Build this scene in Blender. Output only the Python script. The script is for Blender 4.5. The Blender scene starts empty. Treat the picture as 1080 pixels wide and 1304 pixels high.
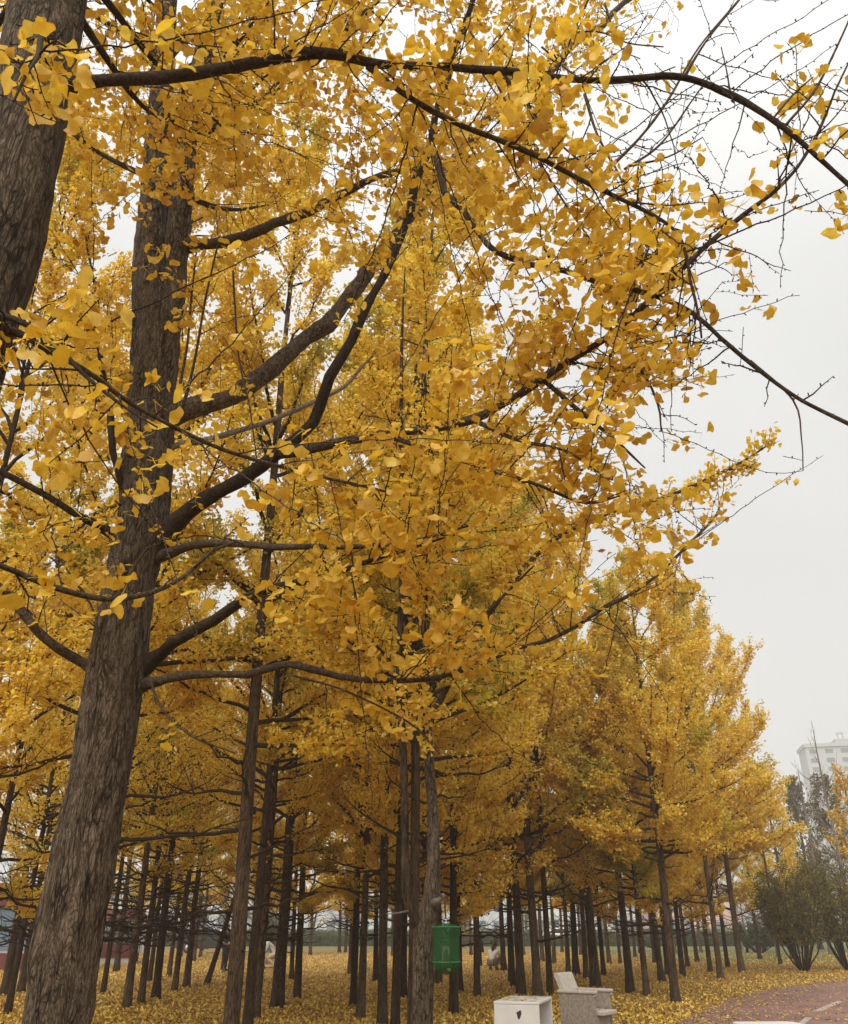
import bpy, math, random
import numpy as np
from mathutils import Vector, Matrix

S = bpy.context.scene
C = S.collection
R = math.radians
rng = np.random.default_rng(7)
random.seed(7)

# ------------------------------------------------------------------ camera geometry
PITCH = R(26.0); F = 1082.0; CAMZ = 1.6
cP, sP = math.cos(PITCH), math.sin(PITCH)

def at(px, py, D):
    """world point seen at photo pixel (px,py) at horizontal distance D in front of the camera"""
    x = (px-540.0)/F; u = (652.0-py)/F
    dy = cP - sP*u; dz = sP + cP*u
    k = D/dy
    return np.array([x*k, D, CAMZ + dz*k])

def ground(px, py):
    u = (652.0-py)/F
    dy = cP - sP*u; dz = sP + cP*u
    k = -CAMZ/dz
    return np.array([(px-540.0)/F*k, dy*k, 0.0])

def depth(p):
    return p[..., 1]*cP + (p[..., 2]-CAMZ)*sP

def project(P):
    P = np.asarray(P, float)
    Z = depth(P); Z = np.where(Z < 0.05, 0.05, Z)
    up = -P[..., 1]*sP + (P[..., 2]-CAMZ)*cP
    return 540 + F*P[..., 0]/Z, 652 - F*up/Z

# ------------------------------------------------------------------ mesh helpers
class Acc:
    def __init__(s): s.v = []; s.t = []; s.q = []; s.n = 0; s.tm = []; s.qm = []; s.at = []
    def add(s, v, tris=None, quads=None, m=0):
        v = np.asarray(v, np.float64).reshape(-1, 3)
        if tris is not None and len(tris):
            tris = np.asarray(tris, np.int64).reshape(-1, 3); s.t.append(tris + s.n); s.tm.append(np.full(len(tris), m))
        if quads is not None and len(quads):
            quads = np.asarray(quads, np.int64).reshape(-1, 4); s.q.append(quads + s.n); s.qm.append(np.full(len(quads), m))
        s.v.append(v); s.n += len(v)
    def mesh(s, name, mats, smooth=True, origin=None):
        me = bpy.data.meshes.new(name)
        if s.n:
            v = np.concatenate(s.v)
            if origin is not None: v = v - np.asarray(origin)
            t = np.concatenate(s.t) if s.t else np.zeros((0, 3), int)
            q = np.concatenate(s.q) if s.q else np.zeros((0, 4), int)
            me.vertices.add(len(v)); me.vertices.foreach_set('co', v.astype(np.float32).ravel())
            nl = t.size + q.size
            me.loops.add(nl); me.loops.foreach_set('vertex_index', np.concatenate([t.ravel(), q.ravel()]).astype(np.int32))
            npoly = len(t)+len(q)
            me.polygons.add(npoly)
            st = np.concatenate([np.arange(len(t))*3, t.size + np.arange(len(q))*4]).astype(np.int32)
            me.polygons.foreach_set('loop_start', st)
            me.polygons.foreach_set('use_smooth', np.full(npoly, smooth, bool))
            mi = np.concatenate(([*s.tm] if s.tm else []) + ([*s.qm] if s.qm else [])).astype(np.int32)
            me.polygons.foreach_set('material_index', mi)
            me.update(calc_edges=True)
            if s.at:
                a_ = me.attributes.new('leaf', 'FLOAT_VECTOR', 'POINT'); a_.data.foreach_set('vector', np.concatenate(s.at).astype(np.float32).ravel())
        for m in (mats if isinstance(mats, (list, tuple)) else [mats]): me.materials.append(m)
        return me

def link(name, me, parent=None, loc=None):
    o = bpy.data.objects.new(name, me); C.objects.link(o)
    if parent is not None: o.parent = parent
    if loc is not None: o.location = loc
    return o

def tag(o, label=None, cat=None, group=None, kind=None):
    if label: o['label'] = label
    if cat: o['category'] = cat
    if group: o['group'] = group
    if kind: o['kind'] = kind
    return o

def empty(name, loc, label, cat, group=None, rz=0.0):
    o = bpy.data.objects.new(name, None); C.objects.link(o)
    o.location = loc; o.rotation_euler = (0, 0, rz); o.empty_display_size = .2
    return tag(o, label, cat, group)

def norm(a):
    a = np.asarray(a, float)
    return a/np.maximum(np.linalg.norm(a, axis=-1, keepdims=True), 1e-9)

def tube(acc, pts, rad, k=6, m=0, cap=True, squash=None):
    P = np.asarray(pts, float); n = len(P)
    r = np.broadcast_to(np.asarray(rad, float), (n,))
    T = np.empty_like(P); T[1:-1] = P[2:]-P[:-2]; T[0] = P[1]-P[0]; T[-1] = P[-1]-P[-2]; T = norm(T)
    a = np.array([0, 0, 1.]) if abs(T[0][2]) < .9 else np.array([1., 0, 0])
    U = norm(np.cross(a, T[0])); Us = [U]
    for i in range(1, n):
        U = Us[-1] - T[i]*np.dot(Us[-1], T[i]); Us.append(norm(U))
    Us = np.array(Us); W = np.cross(T, Us)
    th = np.arange(k)*2*math.pi/k
    if np.ndim(squash) == 0 and squash is not None: sx, sy = 1.0, squash
    else: sx, sy = 1.0, 1.0
    ring = (P[:, None] + r[:, None, None]*(np.cos(th)[None, :, None]*Us[:, None]*sx + np.sin(th)[None, :, None]*W[:, None]*sy))
    V = ring.reshape(-1, 3)
    i = np.arange(n-1)[:, None]*k; j = np.arange(k)[None]; j2 = (j+1) % k
    Q = np.stack([i+j, i+j2, i+k+j2, i+k+j], -1).reshape(-1, 4)
    tr = None
    if cap:
        V = np.concatenate([V, P[:1], P[-1:]])
        c0, c1 = n*k, n*k+1
        jj = np.arange(k); j2 = (jj+1) % k
        tr = np.concatenate([np.stack([j2, jj, np.full(k, c0)], -1), np.stack([(n-1)*k+jj, (n-1)*k+j2, np.full(k, c1)], -1)])
    acc.add(V, tr, Q, m)

def box(acc, lo, hi, m=0, M=None):
    lo = np.asarray(lo, float); hi = np.asarray(hi, float)
    v = np.array([[x, y, z] for z in (lo[2], hi[2]) for y in (lo[1], hi[1]) for x in (lo[0], hi[0])])
    if M is not None: v = v @ np.asarray(M)[:3, :3].T + np.asarray(M)[:3, 3]
    q = [[0, 2, 3, 1], [4, 5, 7, 6], [0, 1, 5, 4], [2, 6, 7, 3], [0, 4, 6, 2], [1, 3, 7, 5]]
    acc.add(v, None, q, m)

def prism(acc, prof, x0, x1, axis=0, m=0):
    """extrude a 2D outline (list of (a,b)) along an axis; ends as fans"""
    n = len(prof); prof = np.asarray(prof, float)
    def mk(x):
        o = np.zeros((n, 3)); o[:, axis] = x
        oth = [i for i in range(3) if i != axis]
        o[:, oth[0]] = prof[:, 0]; o[:, oth[1]] = prof[:, 1]; return o
    a, b = mk(x0), mk(x1)
    ca, cb = a.mean(0), b.mean(0)
    V = np.concatenate([a, b, [ca], [cb]])
    j = np.arange(n); j2 = (j+1) % n
    q = np.stack([j, j2, n+j2, n+j], -1)
    t = np.concatenate([np.stack([j2, j, np.full(n, 2*n)], -1), np.stack([n+j, n+j2, np.full(n, 2*n+1)], -1)])
    acc.add(V, t, q, m)

def bevel(o, w=.01, seg=2):
    md = o.modifiers.new('bevel', 'BEVEL'); md.width = w; md.segments = seg; md.limit_method = 'ANGLE'; md.angle_limit = R(35)
    return o

def spline(pts, step=.05):
    """Catmull-Rom through rows of numbers (any width), resampled by 3D length of the first three"""
    P = np.asarray(pts, float)
    P = np.vstack([2*P[0]-P[1], P, 2*P[-1]-P[-2]])
    out = []
    for i in range(1, len(P)-2):
        L = np.linalg.norm(P[i+1, :3]-P[i, :3]); n = max(2, int(L/step))
        t = np.linspace(0, 1, n, endpoint=False)[:, None]
        p0, p1, p2, p3 = P[i-1], P[i], P[i+1], P[i+2]
        out.append(.5*((2*p1)+(p2-p0)*t+(2*p0-5*p1+4*p2-p3)*t*t+(3*p1-p0-3*p2+p3)*t**3))
    out.append(P[-2][None])
    return np.vstack(out)

def vnoise(u, v, nu, seed):
    """2D value noise, periodic in u with nu cells"""
    g = np.random.default_rng(seed).random((nu, 4096))
    u = np.mod(u, nu); ui = np.floor(u).astype(int); fu = u-ui; vi = np.floor(v).astype(int); fv = v-vi
    fu = fu*fu*(3-2*fu); fv = fv*fv*(3-2*fv)
    u1 = (ui+1) % nu; ui = ui % nu; v0 = vi % 4096; v1 = (vi+1) % 4096
    return (g[ui, v0]*(1-fu)+g[u1, v0]*fu)*(1-fv)+(g[ui, v1]*(1-fu)+g[u1, v1]*fu)*fv

# ------------------------------------------------------------------ materials
MATS = {}
def mat(name):
    m = bpy.data.materials.new(name); m.use_nodes = True
    nt = m.node_tree; b = nt.nodes['Principled BSDF']
    MATS[name] = m
    return m, nt, nt.nodes, nt.links, b

def ramp(nd, stops):
    r = nd.new('ShaderNodeValToRGB'); e = r.color_ramp.elements
    while len(e) > 1: e.remove(e[-1])
    e[0].position = stops[0][0]; e[0].color = (*stops[0][1], 1)
    for p, c in stops[1:]:
        x = e.new(p); x.color = (*c, 1)
    return r

def simple(name, col, rough=.7, var=.12, scale=8.0, bump=.0, metallic=0.0):
    m, nt, nd, ln, b = mat(name)
    tc = nd.new('ShaderNodeTexCoord'); n = nd.new('ShaderNodeTexNoise'); n.inputs['Scale'].default_value = scale; n.inputs['Detail'].default_value = 6
    ln.new(tc.outputs['Object'], n.inputs['Vector'])
    c = np.array(col)
    r = ramp(nd, [(.3, tuple(c*(1-var))), (.7, tuple(np.minimum(c*(1+var), 1)))])
    ln.new(n.outputs['Fac'], r.inputs['Fac']); ln.new(r.outputs['Color'], b.inputs['Base Color'])
    b.inputs['Roughness'].default_value = rough; b.inputs['Metallic'].default_value = metallic
    if bump:
        bp = nd.new('ShaderNodeBump'); bp.inputs['Strength'].default_value = bump; bp.inputs['Distance'].default_value = .01
        ln.new(n.outputs['Fac'], bp.inputs['Height']); ln.new(bp.outputs['Normal'], b.inputs['Normal'])
    return m

def bark(name, dark, mid, light, sc=14.0, stretch=.22, strength=.9, dist=.012, randomize=True, patch=.5, crack=.12):
    m, nt, nd, ln, b = mat(name)
    tc = nd.new('ShaderNodeTexCoord'); mp = nd.new('ShaderNodeMapping'); mp.inputs['Scale'].default_value = (1, 1, stretch)
    ln.new(tc.outputs['Object'], mp.inputs['Vector']); src = mp.outputs['Vector']
    n0 = nd.new('ShaderNodeTexNoise'); n0.inputs['Scale'].default_value = sc*.45; n0.inputs['Detail'].default_value = 3; ln.new(src, n0.inputs['Vector'])
    mx = nd.new('ShaderNodeVectorMath'); mx.operation = 'MULTIPLY_ADD'; ln.new(n0.outputs['Color'], mx.inputs[0]); mx.inputs[1].default_value = (1.6/sc,)*3; ln.new(src, mx.inputs[2])
    def cracks(scale, width, vec):
        v = nd.new('ShaderNodeTexVoronoi'); v.feature = 'DISTANCE_TO_EDGE'; v.inputs['Scale'].default_value = scale; ln.new(vec, v.inputs['Vector'])
        k = nd.new('ShaderNodeMapRange'); k.inputs['From Max'].default_value = width; ln.new(v.outputs['Distance'], k.inputs['Value']); return k.outputs['Result']
    c1 = cracks(sc*2.2, .13, mx.outputs[0]); c2 = cracks(sc*5.5, .16, mx.outputs[0])
    nm = nd.new('ShaderNodeTexNoise'); nm.inputs['Scale'].default_value = sc*.8; nm.inputs['Detail'].default_value = 4; ln.new(src, nm.inputs['Vector'])
    nmr = nd.new('ShaderNodeMapRange'); nmr.inputs['From Min'].default_value = .38; nmr.inputs['From Max'].default_value = .62; ln.new(nm.outputs['Fac'], nmr.inputs['Value'])
    cmx = nd.new('ShaderNodeMix'); cmx.data_type = 'FLOAT'; ln.new(nmr.outputs['Result'], cmx.inputs['Factor']); ln.new(c1, cmx.inputs['A']); cmx.inputs['B'].default_value = 1.0
    cad = nd.new('ShaderNodeMath'); cad.operation = 'MULTIPLY'; ln.new(cmx.outputs[0], cad.inputs[0])
    c2m = nd.new('ShaderNodeMapRange'); c2m.inputs['To Min'].default_value = .55; ln.new(c2, c2m.inputs['Value']); ln.new(c2m.outputs['Result'], cad.inputs[1])
    class mr: outputs = {'Result': cad.outputs[0]}
    n1 = nd.new('ShaderNodeTexNoise'); n1.inputs['Scale'].default_value = sc*2.2; n1.inputs['Detail'].default_value = 9; n1.inputs['Roughness'].default_value = .72; ln.new(mx.outputs[0], n1.inputs['Vector'])
    n3 = nd.new('ShaderNodeTexNoise'); n3.inputs['Scale'].default_value = sc*7; n3.inputs['Detail'].default_value = 5; n3.inputs['Roughness'].default_value = .7; ln.new(tc.outputs['Object'], n3.inputs['Vector'])
    n2 = nd.new('ShaderNodeTexNoise'); n2.inputs['Scale'].default_value = 1.7; n2.inputs['Detail'].default_value = 6; ln.new(tc.outputs['Object'], n2.inputs['Vector'])
    h1 = nd.new('ShaderNodeMath'); h1.operation = 'MULTIPLY_ADD'; ln.new(mr.outputs['Result'], h1.inputs[0]); h1.inputs[1].default_value = crack; 
    h0 = nd.new('ShaderNodeMath'); h0.operation = 'MULTIPLY'; ln.new(n1.outputs['Fac'], h0.inputs[0]); h0.inputs[1].default_value = 1.05-crack; ln.new(h0.outputs[0], h1.inputs[2])
    h = nd.new('ShaderNodeMath'); h.operation = 'MULTIPLY_ADD'; ln.new(n3.outputs['Fac'], h.inputs[0]); h.inputs[1].default_value = .25; ln.new(h1.outputs[0], h.inputs[2])
    r = ramp(nd, [(.52, dark), (.70, mid), (.88, light)]); ln.new(h.outputs[0], r.inputs['Fac'])
    r2 = ramp(nd, [(.32, (1-patch*.5, 1-patch*.52, 1-patch*.56)), (.68, (1+patch*.4, 1+patch*.36, 1+patch*.28))]); ln.new(n2.outputs['Fac'], r2.inputs['Fac'])
    mm = nd.new('ShaderNodeMix'); mm.data_type = 'RGBA'; mm.blend_type = 'MULTIPLY'; mm.inputs['Factor'].default_value = 1
    ln.new(r.outputs['Color'], mm.inputs['A']); ln.new(r2.outputs['Color'], mm.inputs['B'])
    out = mm.outputs['Result']
    if randomize:
        oi = nd.new('ShaderNodeObjectInfo'); r3 = ramp(nd, [(0, (.55, .53, .50)), (.5, (.95, .94, .93)), (1, (1.65, 1.66, 1.66))]); ln.new(oi.outputs['Random'], r3.inputs['Fac'])
        m3 = nd.new('ShaderNodeMix'); m3.data_type = 'RGBA'; m3.blend_type = 'MULTIPLY'; m3.inputs['Factor'].default_value = 1
        ln.new(out, m3.inputs['A']); ln.new(r3.outputs['Color'], m3.inputs['B']); out = m3.outputs['Result']
    ln.new(out, b.inputs['Base Color']); b.inputs['Roughness'].default_value = .9; b.inputs['Specular IOR Level'].default_value = .15
    bp = nd.new('ShaderNodeBump'); bp.inputs['Strength'].default_value = strength; bp.inputs['Distance'].default_value = dist
    ln.new(h.outputs[0], bp.inputs['Height']); ln.new(bp.outputs['Normal'], b.inputs['Normal'])
    return m

def leafmat(name, stops, green=None, gscale=.5, gthr=.60, trans=.5, gloss=.04, veins=False):
    m, nt, nd, ln, b = mat(name)
    ge = nd.new('ShaderNodeNewGeometry'); r = ramp(nd, stops); ln.new(ge.outputs['Random Per Island'], r.inputs['Fac'])
    col = r.outputs['Color']
    if green:
        n = nd.new('ShaderNodeTexNoise'); n.inputs['Scale'].default_value = gscale; n.inputs['Detail'].default_value = 2
        ln.new(ge.outputs['Position'], n.inputs['Vector'])
        mr = nd.new('ShaderNodeMapRange'); mr.inputs['From Min'].default_value = gthr; mr.inputs['From Max'].default_value = gthr+.12; mr.inputs['To Max'].default_value = .8
        ln.new(n.outputs['Fac'], mr.inputs['Value'])
        mx = nd.new('ShaderNodeMix'); mx.data_type = 'RGBA'; ln.new(mr.outputs['Result'], mx.inputs['Factor'])
        ln.new(col, mx.inputs['A']); mx.inputs['B'].default_value = (*green, 1); col = mx.outputs['Result']
    tcn = nd.new('ShaderNodeTexCoord'); nn = nd.new('ShaderNodeTexNoise'); nn.inputs['Scale'].default_value = 22; nn.inputs['Detail'].default_value = 4; ln.new(tcn.outputs['Object'], nn.inputs['Vector'])
    rr_ = ramp(nd, [(.30, (.80, .74, .62)), (.55, (1, 1, 1)), (.75, (1.06, 1.08, 1.25))]); ln.new(nn.outputs['Fac'], rr_.inputs['Fac'])
    mv = nd.new('ShaderNodeMix'); mv.data_type = 'RGBA'; mv.blend_type = 'MULTIPLY'; mv.inputs['Factor'].default_value = 1; ln.new(col, mv.inputs['A']); ln.new(rr_.outputs['Color'], mv.inputs['B']); col = mv.outputs['Result']
    if veins:
        at_ = nd.new('ShaderNodeAttribute'); at_.attribute_name = 'leaf'; sp = nd.new('ShaderNodeSeparateXYZ'); ln.new(at_.outputs['Vector'], sp.inputs[0])
        w1 = nd.new('ShaderNodeMath'); w1.operation = 'MULTIPLY'; ln.new(sp.outputs[0], w1.inputs[0]); w1.inputs[1].default_value = 46
        w2 = nd.new('ShaderNodeMath'); w2.operation = 'SINE'; ln.new(w1.outputs[0], w2.inputs[0])
        rv = ramp(nd, [(0, (.80, .76, .70)), (.35, (1, 1, 1)), (1, (1.03, 1.03, 1.06))])
        w3 = nd.new('ShaderNodeMapRange'); w3.inputs['From Min'].default_value = -1; ln.new(w2.outputs[0], w3.inputs['Value']); ln.new(w3.outputs['Result'], rv.inputs['Fac'])
        mk = nd.new('ShaderNodeMix'); mk.data_type = 'RGBA'; mk.blend_type = 'MULTIPLY'; mk.inputs['Factor'].default_value = .8; ln.new(col, mk.inputs['A']); ln.new(rv.outputs['Color'], mk.inputs['B'])
        # browning margin on some leaves, greener towards the stalk on others
        rd = nd.new('ShaderNodeMath'); rd.operation = 'MULTIPLY_ADD'; ln.new(nn.outputs['Fac'], rd.inputs[0]); rd.inputs[1].default_value = .45; ln.new(sp.outputs[1], rd.inputs[2])
        re_ = nd.new('ShaderNodeMapRange'); re_.inputs['From Min'].default_value = 1.16; re_.inputs['From Max'].default_value = 1.32; ln.new(rd.outputs[0], re_.inputs['Value'])
        gt = nd.new('ShaderNodeMath'); gt.operation = 'GREATER_THAN'; ln.new(ge.outputs['Random Per Island'], gt.inputs[0]); gt.inputs[1].default_value = .55
        em = nd.new('ShaderNodeMath'); em.operation = 'MULTIPLY'; ln.new(re_.outputs['Result'], em.inputs[0]); ln.new(gt.outputs[0], em.inputs[1])
        mb = nd.new('ShaderNodeMix'); mb.data_type = 'RGBA'; ln.new(em.outputs[0], mb.inputs['Factor']); ln.new(mk.outputs['Result'], mb.inputs['A']); mb.inputs['B'].default_value = (.36, .17, .035, 1)
        gs = nd.new('ShaderNodeMapRange'); gs.inputs['From Min'].default_value = .55; gs.inputs['From Max'].default_value = .0; gs.inputs['To Max'].default_value = .45; ln.new(sp.outputs[1], gs.inputs['Value'])
        mg_ = nd.new('ShaderNodeMix'); mg_.data_type = 'RGBA'; ln.new(gs.outputs['Result'], mg_.inputs['Factor']); ln.new(mb.outputs['Result'], mg_.inputs['A']); mg_.inputs['B'].default_value = (.62, .55, .06, 1); col = mg_.outputs['Result']
    nd.remove(b)
    d = nd.new('ShaderNodeBsdfDiffuse'); t = nd.new('ShaderNodeBsdfTranslucent'); g = nd.new('ShaderNodeBsdfGlossy'); g.inputs['Roughness'].default_value = .45
    ln.new(col, d.inputs['Color']); ln.new(col, t.inputs['Color'])
    m1 = nd.new('ShaderNodeMixShader'); m1.inputs[0].default_value = trans; ln.new(d.outputs[0], m1.inputs[1]); ln.new(t.outputs[0], m1.inputs[2])
    m2 = nd.new('ShaderNodeMixShader'); m2.inputs[0].default_value = gloss; ln.new(m1.outputs[0], m2.inputs[1]); ln.new(g.outputs[0], m2.inputs[2])
    ln.new(m2.outputs[0], nd['Material Output'].inputs['Surface'])
    return m

YEL = [(0, (.76, .475, .030)), (.3, (.85, .56, .04)), (.58, (.89, .64, .09)), (.80, (.82, .52, .035)), (.94, (.68, .385, .03)), (1, (.48, .25, .03))]
M_leaf_hero = leafmat('ginkgo_leaf_near', YEL, green=(.40, .36, .03), gscale=.9, gthr=.66, veins=True)
YELM = [(0, (.82, .575, .045)), (.3, (.88, .66, .06)), (.58, (.90, .72, .14)), (.80, (.86, .62, .055)), (.94, (.76, .49, .04)), (1, (.55, .30, .03))]
M_leaf = leafmat('ginkgo_leaf', YELM, green=(.42, .40, .03), gscale=.30, gthr=.565, trans=.55)
M_leaf_far = leafmat('ginkgo_leaf_pale', [(0, (.70, .46, .05)), (.5, (.82, .60, .10)), (1, (.62, .40, .05))])
M_litter = leafmat('fallen_leaf', [(0, (.60, .38, .045)), (.3, (.74, .51, .07)), (.5, (.80, .62, .17)), (.62, (.60, .37, .05)), (.85, (.34, .18, .04)), (1, (.15, .08, .025))], trans=.12)
M_bark_hero = bark('bark_furrowed', (.016, .011, .007), (.078, .058, .038), (.22, .175, .125), sc=17, stretch=.20, strength=1.0, dist=.035, randomize=False, crack=.30)
M_bark = bark('bark_grove', (.009, .006, .0035), (.048, .032, .019), (.13, .092, .057), sc=12, stretch=.18, crack=.26, strength=1.0, dist=.02)
M_branch = bark('bark_branch', (.016, .011, .0075), (.066, .049, .034), (.16, .125, .092), sc=24, stretch=1, strength=.6, dist=.005, randomize=False)
M_bark_limb = bark('bark_limb', (.018, .013, .008), (.085, .065, .045), (.21, .17, .125), sc=20, stretch=.6, strength=1.0, dist=.012, randomize=False, crack=.24)
M_branch_dark = bark('bark_branch_dark', (.010, .007, .0045), (.034, .024, .0155), (.085, .063, .043), sc=24, stretch=1, strength=.6, dist=.005, randomize=False)
M_branch_pale = bark('bark_branch_pale', (.08, .065, .05), (.19, .165, .135), (.30, .27, .23), sc=24, stretch=1, strength=.5, dist=.004, randomize=False)
M_twig_far = simple('bare_twig', (.13, .10, .075), .9, .2)
M_shrub = leafmat('shrub_leaf', [(0, (.085, .085, .012)), (.5, (.145, .135, .02)), (.85, (.21, .17, .028)), (1, (.28, .19, .035))], trans=.3)
M_hedge = leafmat('hedge_leaf', [(0, (.030, .050, .010)), (.5, (.055, .085, .015)), (1, (.11, .12, .025))], trans=.25)
M_olive = leafmat('olive_leaf', [(0, (.09, .085, .03)), (.5, (.14, .12, .04)), (1, (.20, .15, .05))], trans=.3)

# ------------------------------------------------------------------ leaf templates
def leaf_hi(r):
    V = []; T = []
    pl = r.uniform(.45, .85); bend = r.uniform(-.25, .25)
    w = .016
    ts = [0, .5]
    for t in ts:
        z = bend*math.sin(t*math.pi)*.6
        V += [[-w, pl*t, z], [w, pl*t, z]]
    V.append([0, pl, 0]); ap = len(V)-1
    T += [[0, 1, 3], [0, 3, 2], [2, 3, ap]]
    th = r.uniform(R(58), R(80)); n = 13
    rad = r.uniform(.50, .60); notch = r.uniform(.0, .28); ph = r.uniform(0, 6)
    c1, c2, c3 = r.uniform(-1.2, 1.2), r.uniform(-.7, .5), r.uniform(.03, .10)
    droop = r.uniform(-.2, .5)
    def surf(x, y):
        z = c1*x*x + c2*y*y + c3*math.sin(9*x+ph) - droop*y*.6
        return [x, pl+y*math.cos(droop*.5), z]
    inn = []; out = []
    for i in range((n+1)//2):
        a = -th*.9 + 2*th*.9*i/((n-1)/2); rr = rad*.5*(1-.10*abs(2*i/((n-1)/2)-1)**3)
        inn.append(len(V)); V.append(surf(rr*math.sin(a), rr*math.cos(a)))
    for i in range(n):
        a = -th + 2*th*i/(n-1); u = abs(2*i/(n-1)-1)
        rr = rad*(1 + .05*math.sin(5*a+ph) + .035*r.uniform(-1, 1) - notch*max(0, 1-u*4) - .20*u**4)
        out.append(len(V)); V.append(surf(rr*math.sin(a), rr*math.cos(a)))
    for i in range(len(inn)-1):
        T.append([ap, inn[i+1], inn[i]])
        o = out[2*i:2*i+3]
        T += [[inn[i], o[1], o[0]], [inn[i], inn[i+1], o[1]], [inn[i+1], o[2], o[1]]]
    V = np.array(V); AT = np.zeros((len(V), 3)); q = V[:, :2]-V[ap, :2]
    AT[:, 0] = np.arctan2(q[:, 0], np.maximum(q[:, 1], .02)); AT[out, 1] = 1; AT[inn, 1] = .5; AT[:, 2] = r.random()
    AT[:ap+1, 0] = 0
    return V, np.array(T), AT

def leaf_lo(r, pet=True):
    f = r.uniform(-.5, .5); d = r.uniform(-.3, .5); th = r.uniform(R(48), R(64))
    V = [[0, 0, 0]]; pl = .45
    V.append([0, pl, 0])
    for i, rr in enumerate((.56, .64, .55, .64, .56)):
        a = -th + th*i/2
        x, y = rr*math.sin(a), rr*math.cos(a)
        V.append([x, pl+y, f*abs(x) - d*y*.5])
    V.append([.02, .0, 0])
    T = [[1, 3, 2], [1, 4, 3], [1, 5, 4], [1, 6, 5]] + ([[0, 7, 1]] if pet else [])
    if not pet: V = V[1:-1]; T = [[a-1 for a in t] for t in T]
    return np.array(V), np.array(T)

_tr = np.random.default_rng(3)
HI = [leaf_hi(_tr) for _ in range(22)]
LO = [leaf_lo(_tr) for _ in range(8)]
LO2 = [leaf_lo(_tr, False) for _ in range(8)]

def place_leaves(acc, P, A, N, Sz, templates, r, m=0):
    P = np.asarray(P); A = norm(A)
    N = N - A*np.sum(N*A, -1, keepdims=True); N = norm(N)
    X = np.cross(A, N)
    tid = r.integers(0, len(templates), len(P))
    for i, tp in enumerate(templates):
        V, T = tp[0], tp[1]
        s = np.where(tid == i)[0]
        if not len(s): continue
        W = P[s, None] + Sz[s, None, None]*(V[None, :, 0:1]*X[s, None] + V[None, :, 1:2]*A[s, None] + V[None, :, 2:3]*N[s, None])
        TT = T[None] + (np.arange(len(s))*len(V))[:, None, None]
        acc.add(W.reshape(-1, 3), TT.reshape(-1, 3), None, m)
        if len(tp) > 2: acc.at.append(np.tile(tp[2], (len(s), 1)))

def leaf_dirs(n, r, zlo=-.95, zhi=.35, tilt=.75):
    a = r.uniform(0, 2*math.pi, n); z = r.uniform(zlo, zhi, n); q = np.sqrt(1-z*z)
    A = np.stack([q*np.cos(a), q*np.sin(a), z], -1)
    N = np.array([0, 0, 1.]) + tilt*r.normal(size=(n, 3))
    return A, N

# ------------------------------------------------------------------ world, sun, camera
cam = bpy.data.cameras.new('camera'); co = bpy.data.objects.new('camera', cam); C.objects.link(co)
co.location = (0, 0, CAMZ); co.rotation_euler = (math.pi/2 + PITCH, 0, 0)
cam.sensor_width = 36; cam.sensor_fit = 'VERTICAL'; cam.sensor_height = 36
cam.lens = 36*F/1304.0; cam.clip_end = 3000; cam.clip_start = .05
S.camera = co

SUN_EL, SUN_AZ = R(40), R(200)      # azimuth measured clockwise from +Y: behind the camera, a little to the left
w = bpy.data.worlds.new('World'); S.world = w; w.use_nodes = True
nt = w.node_tree; nd = nt.nodes; ln = nt.links
sky = nd.new('ShaderNodeTexSky'); sky.sky_type = 'NISHITA'; sky.sun_disc = False
sky.sun_elevation = SUN_EL; sky.sun_rotation = SUN_AZ; sky.dust_density = 4; sky.air_density = 1
hs = nd.new('ShaderNodeHueSaturation'); hs.inputs['Saturation'].default_value = .06; ln.new(sky.outputs[0], hs.inputs['Color'])
tc = nd.new('ShaderNodeTexCoord'); sx = nd.new('ShaderNodeSeparateXYZ'); ln.new(tc.outputs['Generated'], sx.inputs[0])
cl = ramp(nd, [(0, (.86, .855, .835)), (.08, (.86, .858, .84)), (.35, (.88, .88, .868)), (.62, (1.0, 1.0, .985)), (.85, (1.3, 1.3, 1.28)), (1, (1.5, 1.5, 1.47))])
ln.new(sx.outputs['Z'], cl.inputs['Fac'])
sc_ = nd.new('ShaderNodeVectorMath'); sc_.operation = 'SCALE'; sc_.inputs['Scale'].default_value = 7.2; ln.new(cl.outputs['Color'], sc_.inputs[0])
cn = nd.new('ShaderNodeTexNoise'); cn.inputs['Scale'].default_value = 2.2; cn.inputs['Detail'].default_value = 4; ln.new(tc.outputs['Generated'], cn.inputs['Vector'])
cr = ramp(nd, [(.3, (.90, .905, .915)), (.7, (1.05, 1.05, 1.045))]); ln.new(cn.outputs['Fac'], cr.inputs['Fac'])
cm = nd.new('ShaderNodeVectorMath'); cm.operation = 'MULTIPLY'; ln.new(sc_.outputs[0], cm.inputs[0]); ln.new(cr.outputs['Color'], cm.inputs[1])
mx = nd.new('ShaderNodeMix'); mx.data_type = 'RGBA'; mx.inputs['Factor'].default_value = .85
ln.new(hs.outputs[0], mx.inputs['A']); ln.new(cm.outputs[0], mx.inputs['B'])
ln.new(mx.outputs['Result'], nd['Background'].inputs['Color']); nd['Background'].inputs['Strength'].default_value = .050

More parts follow.
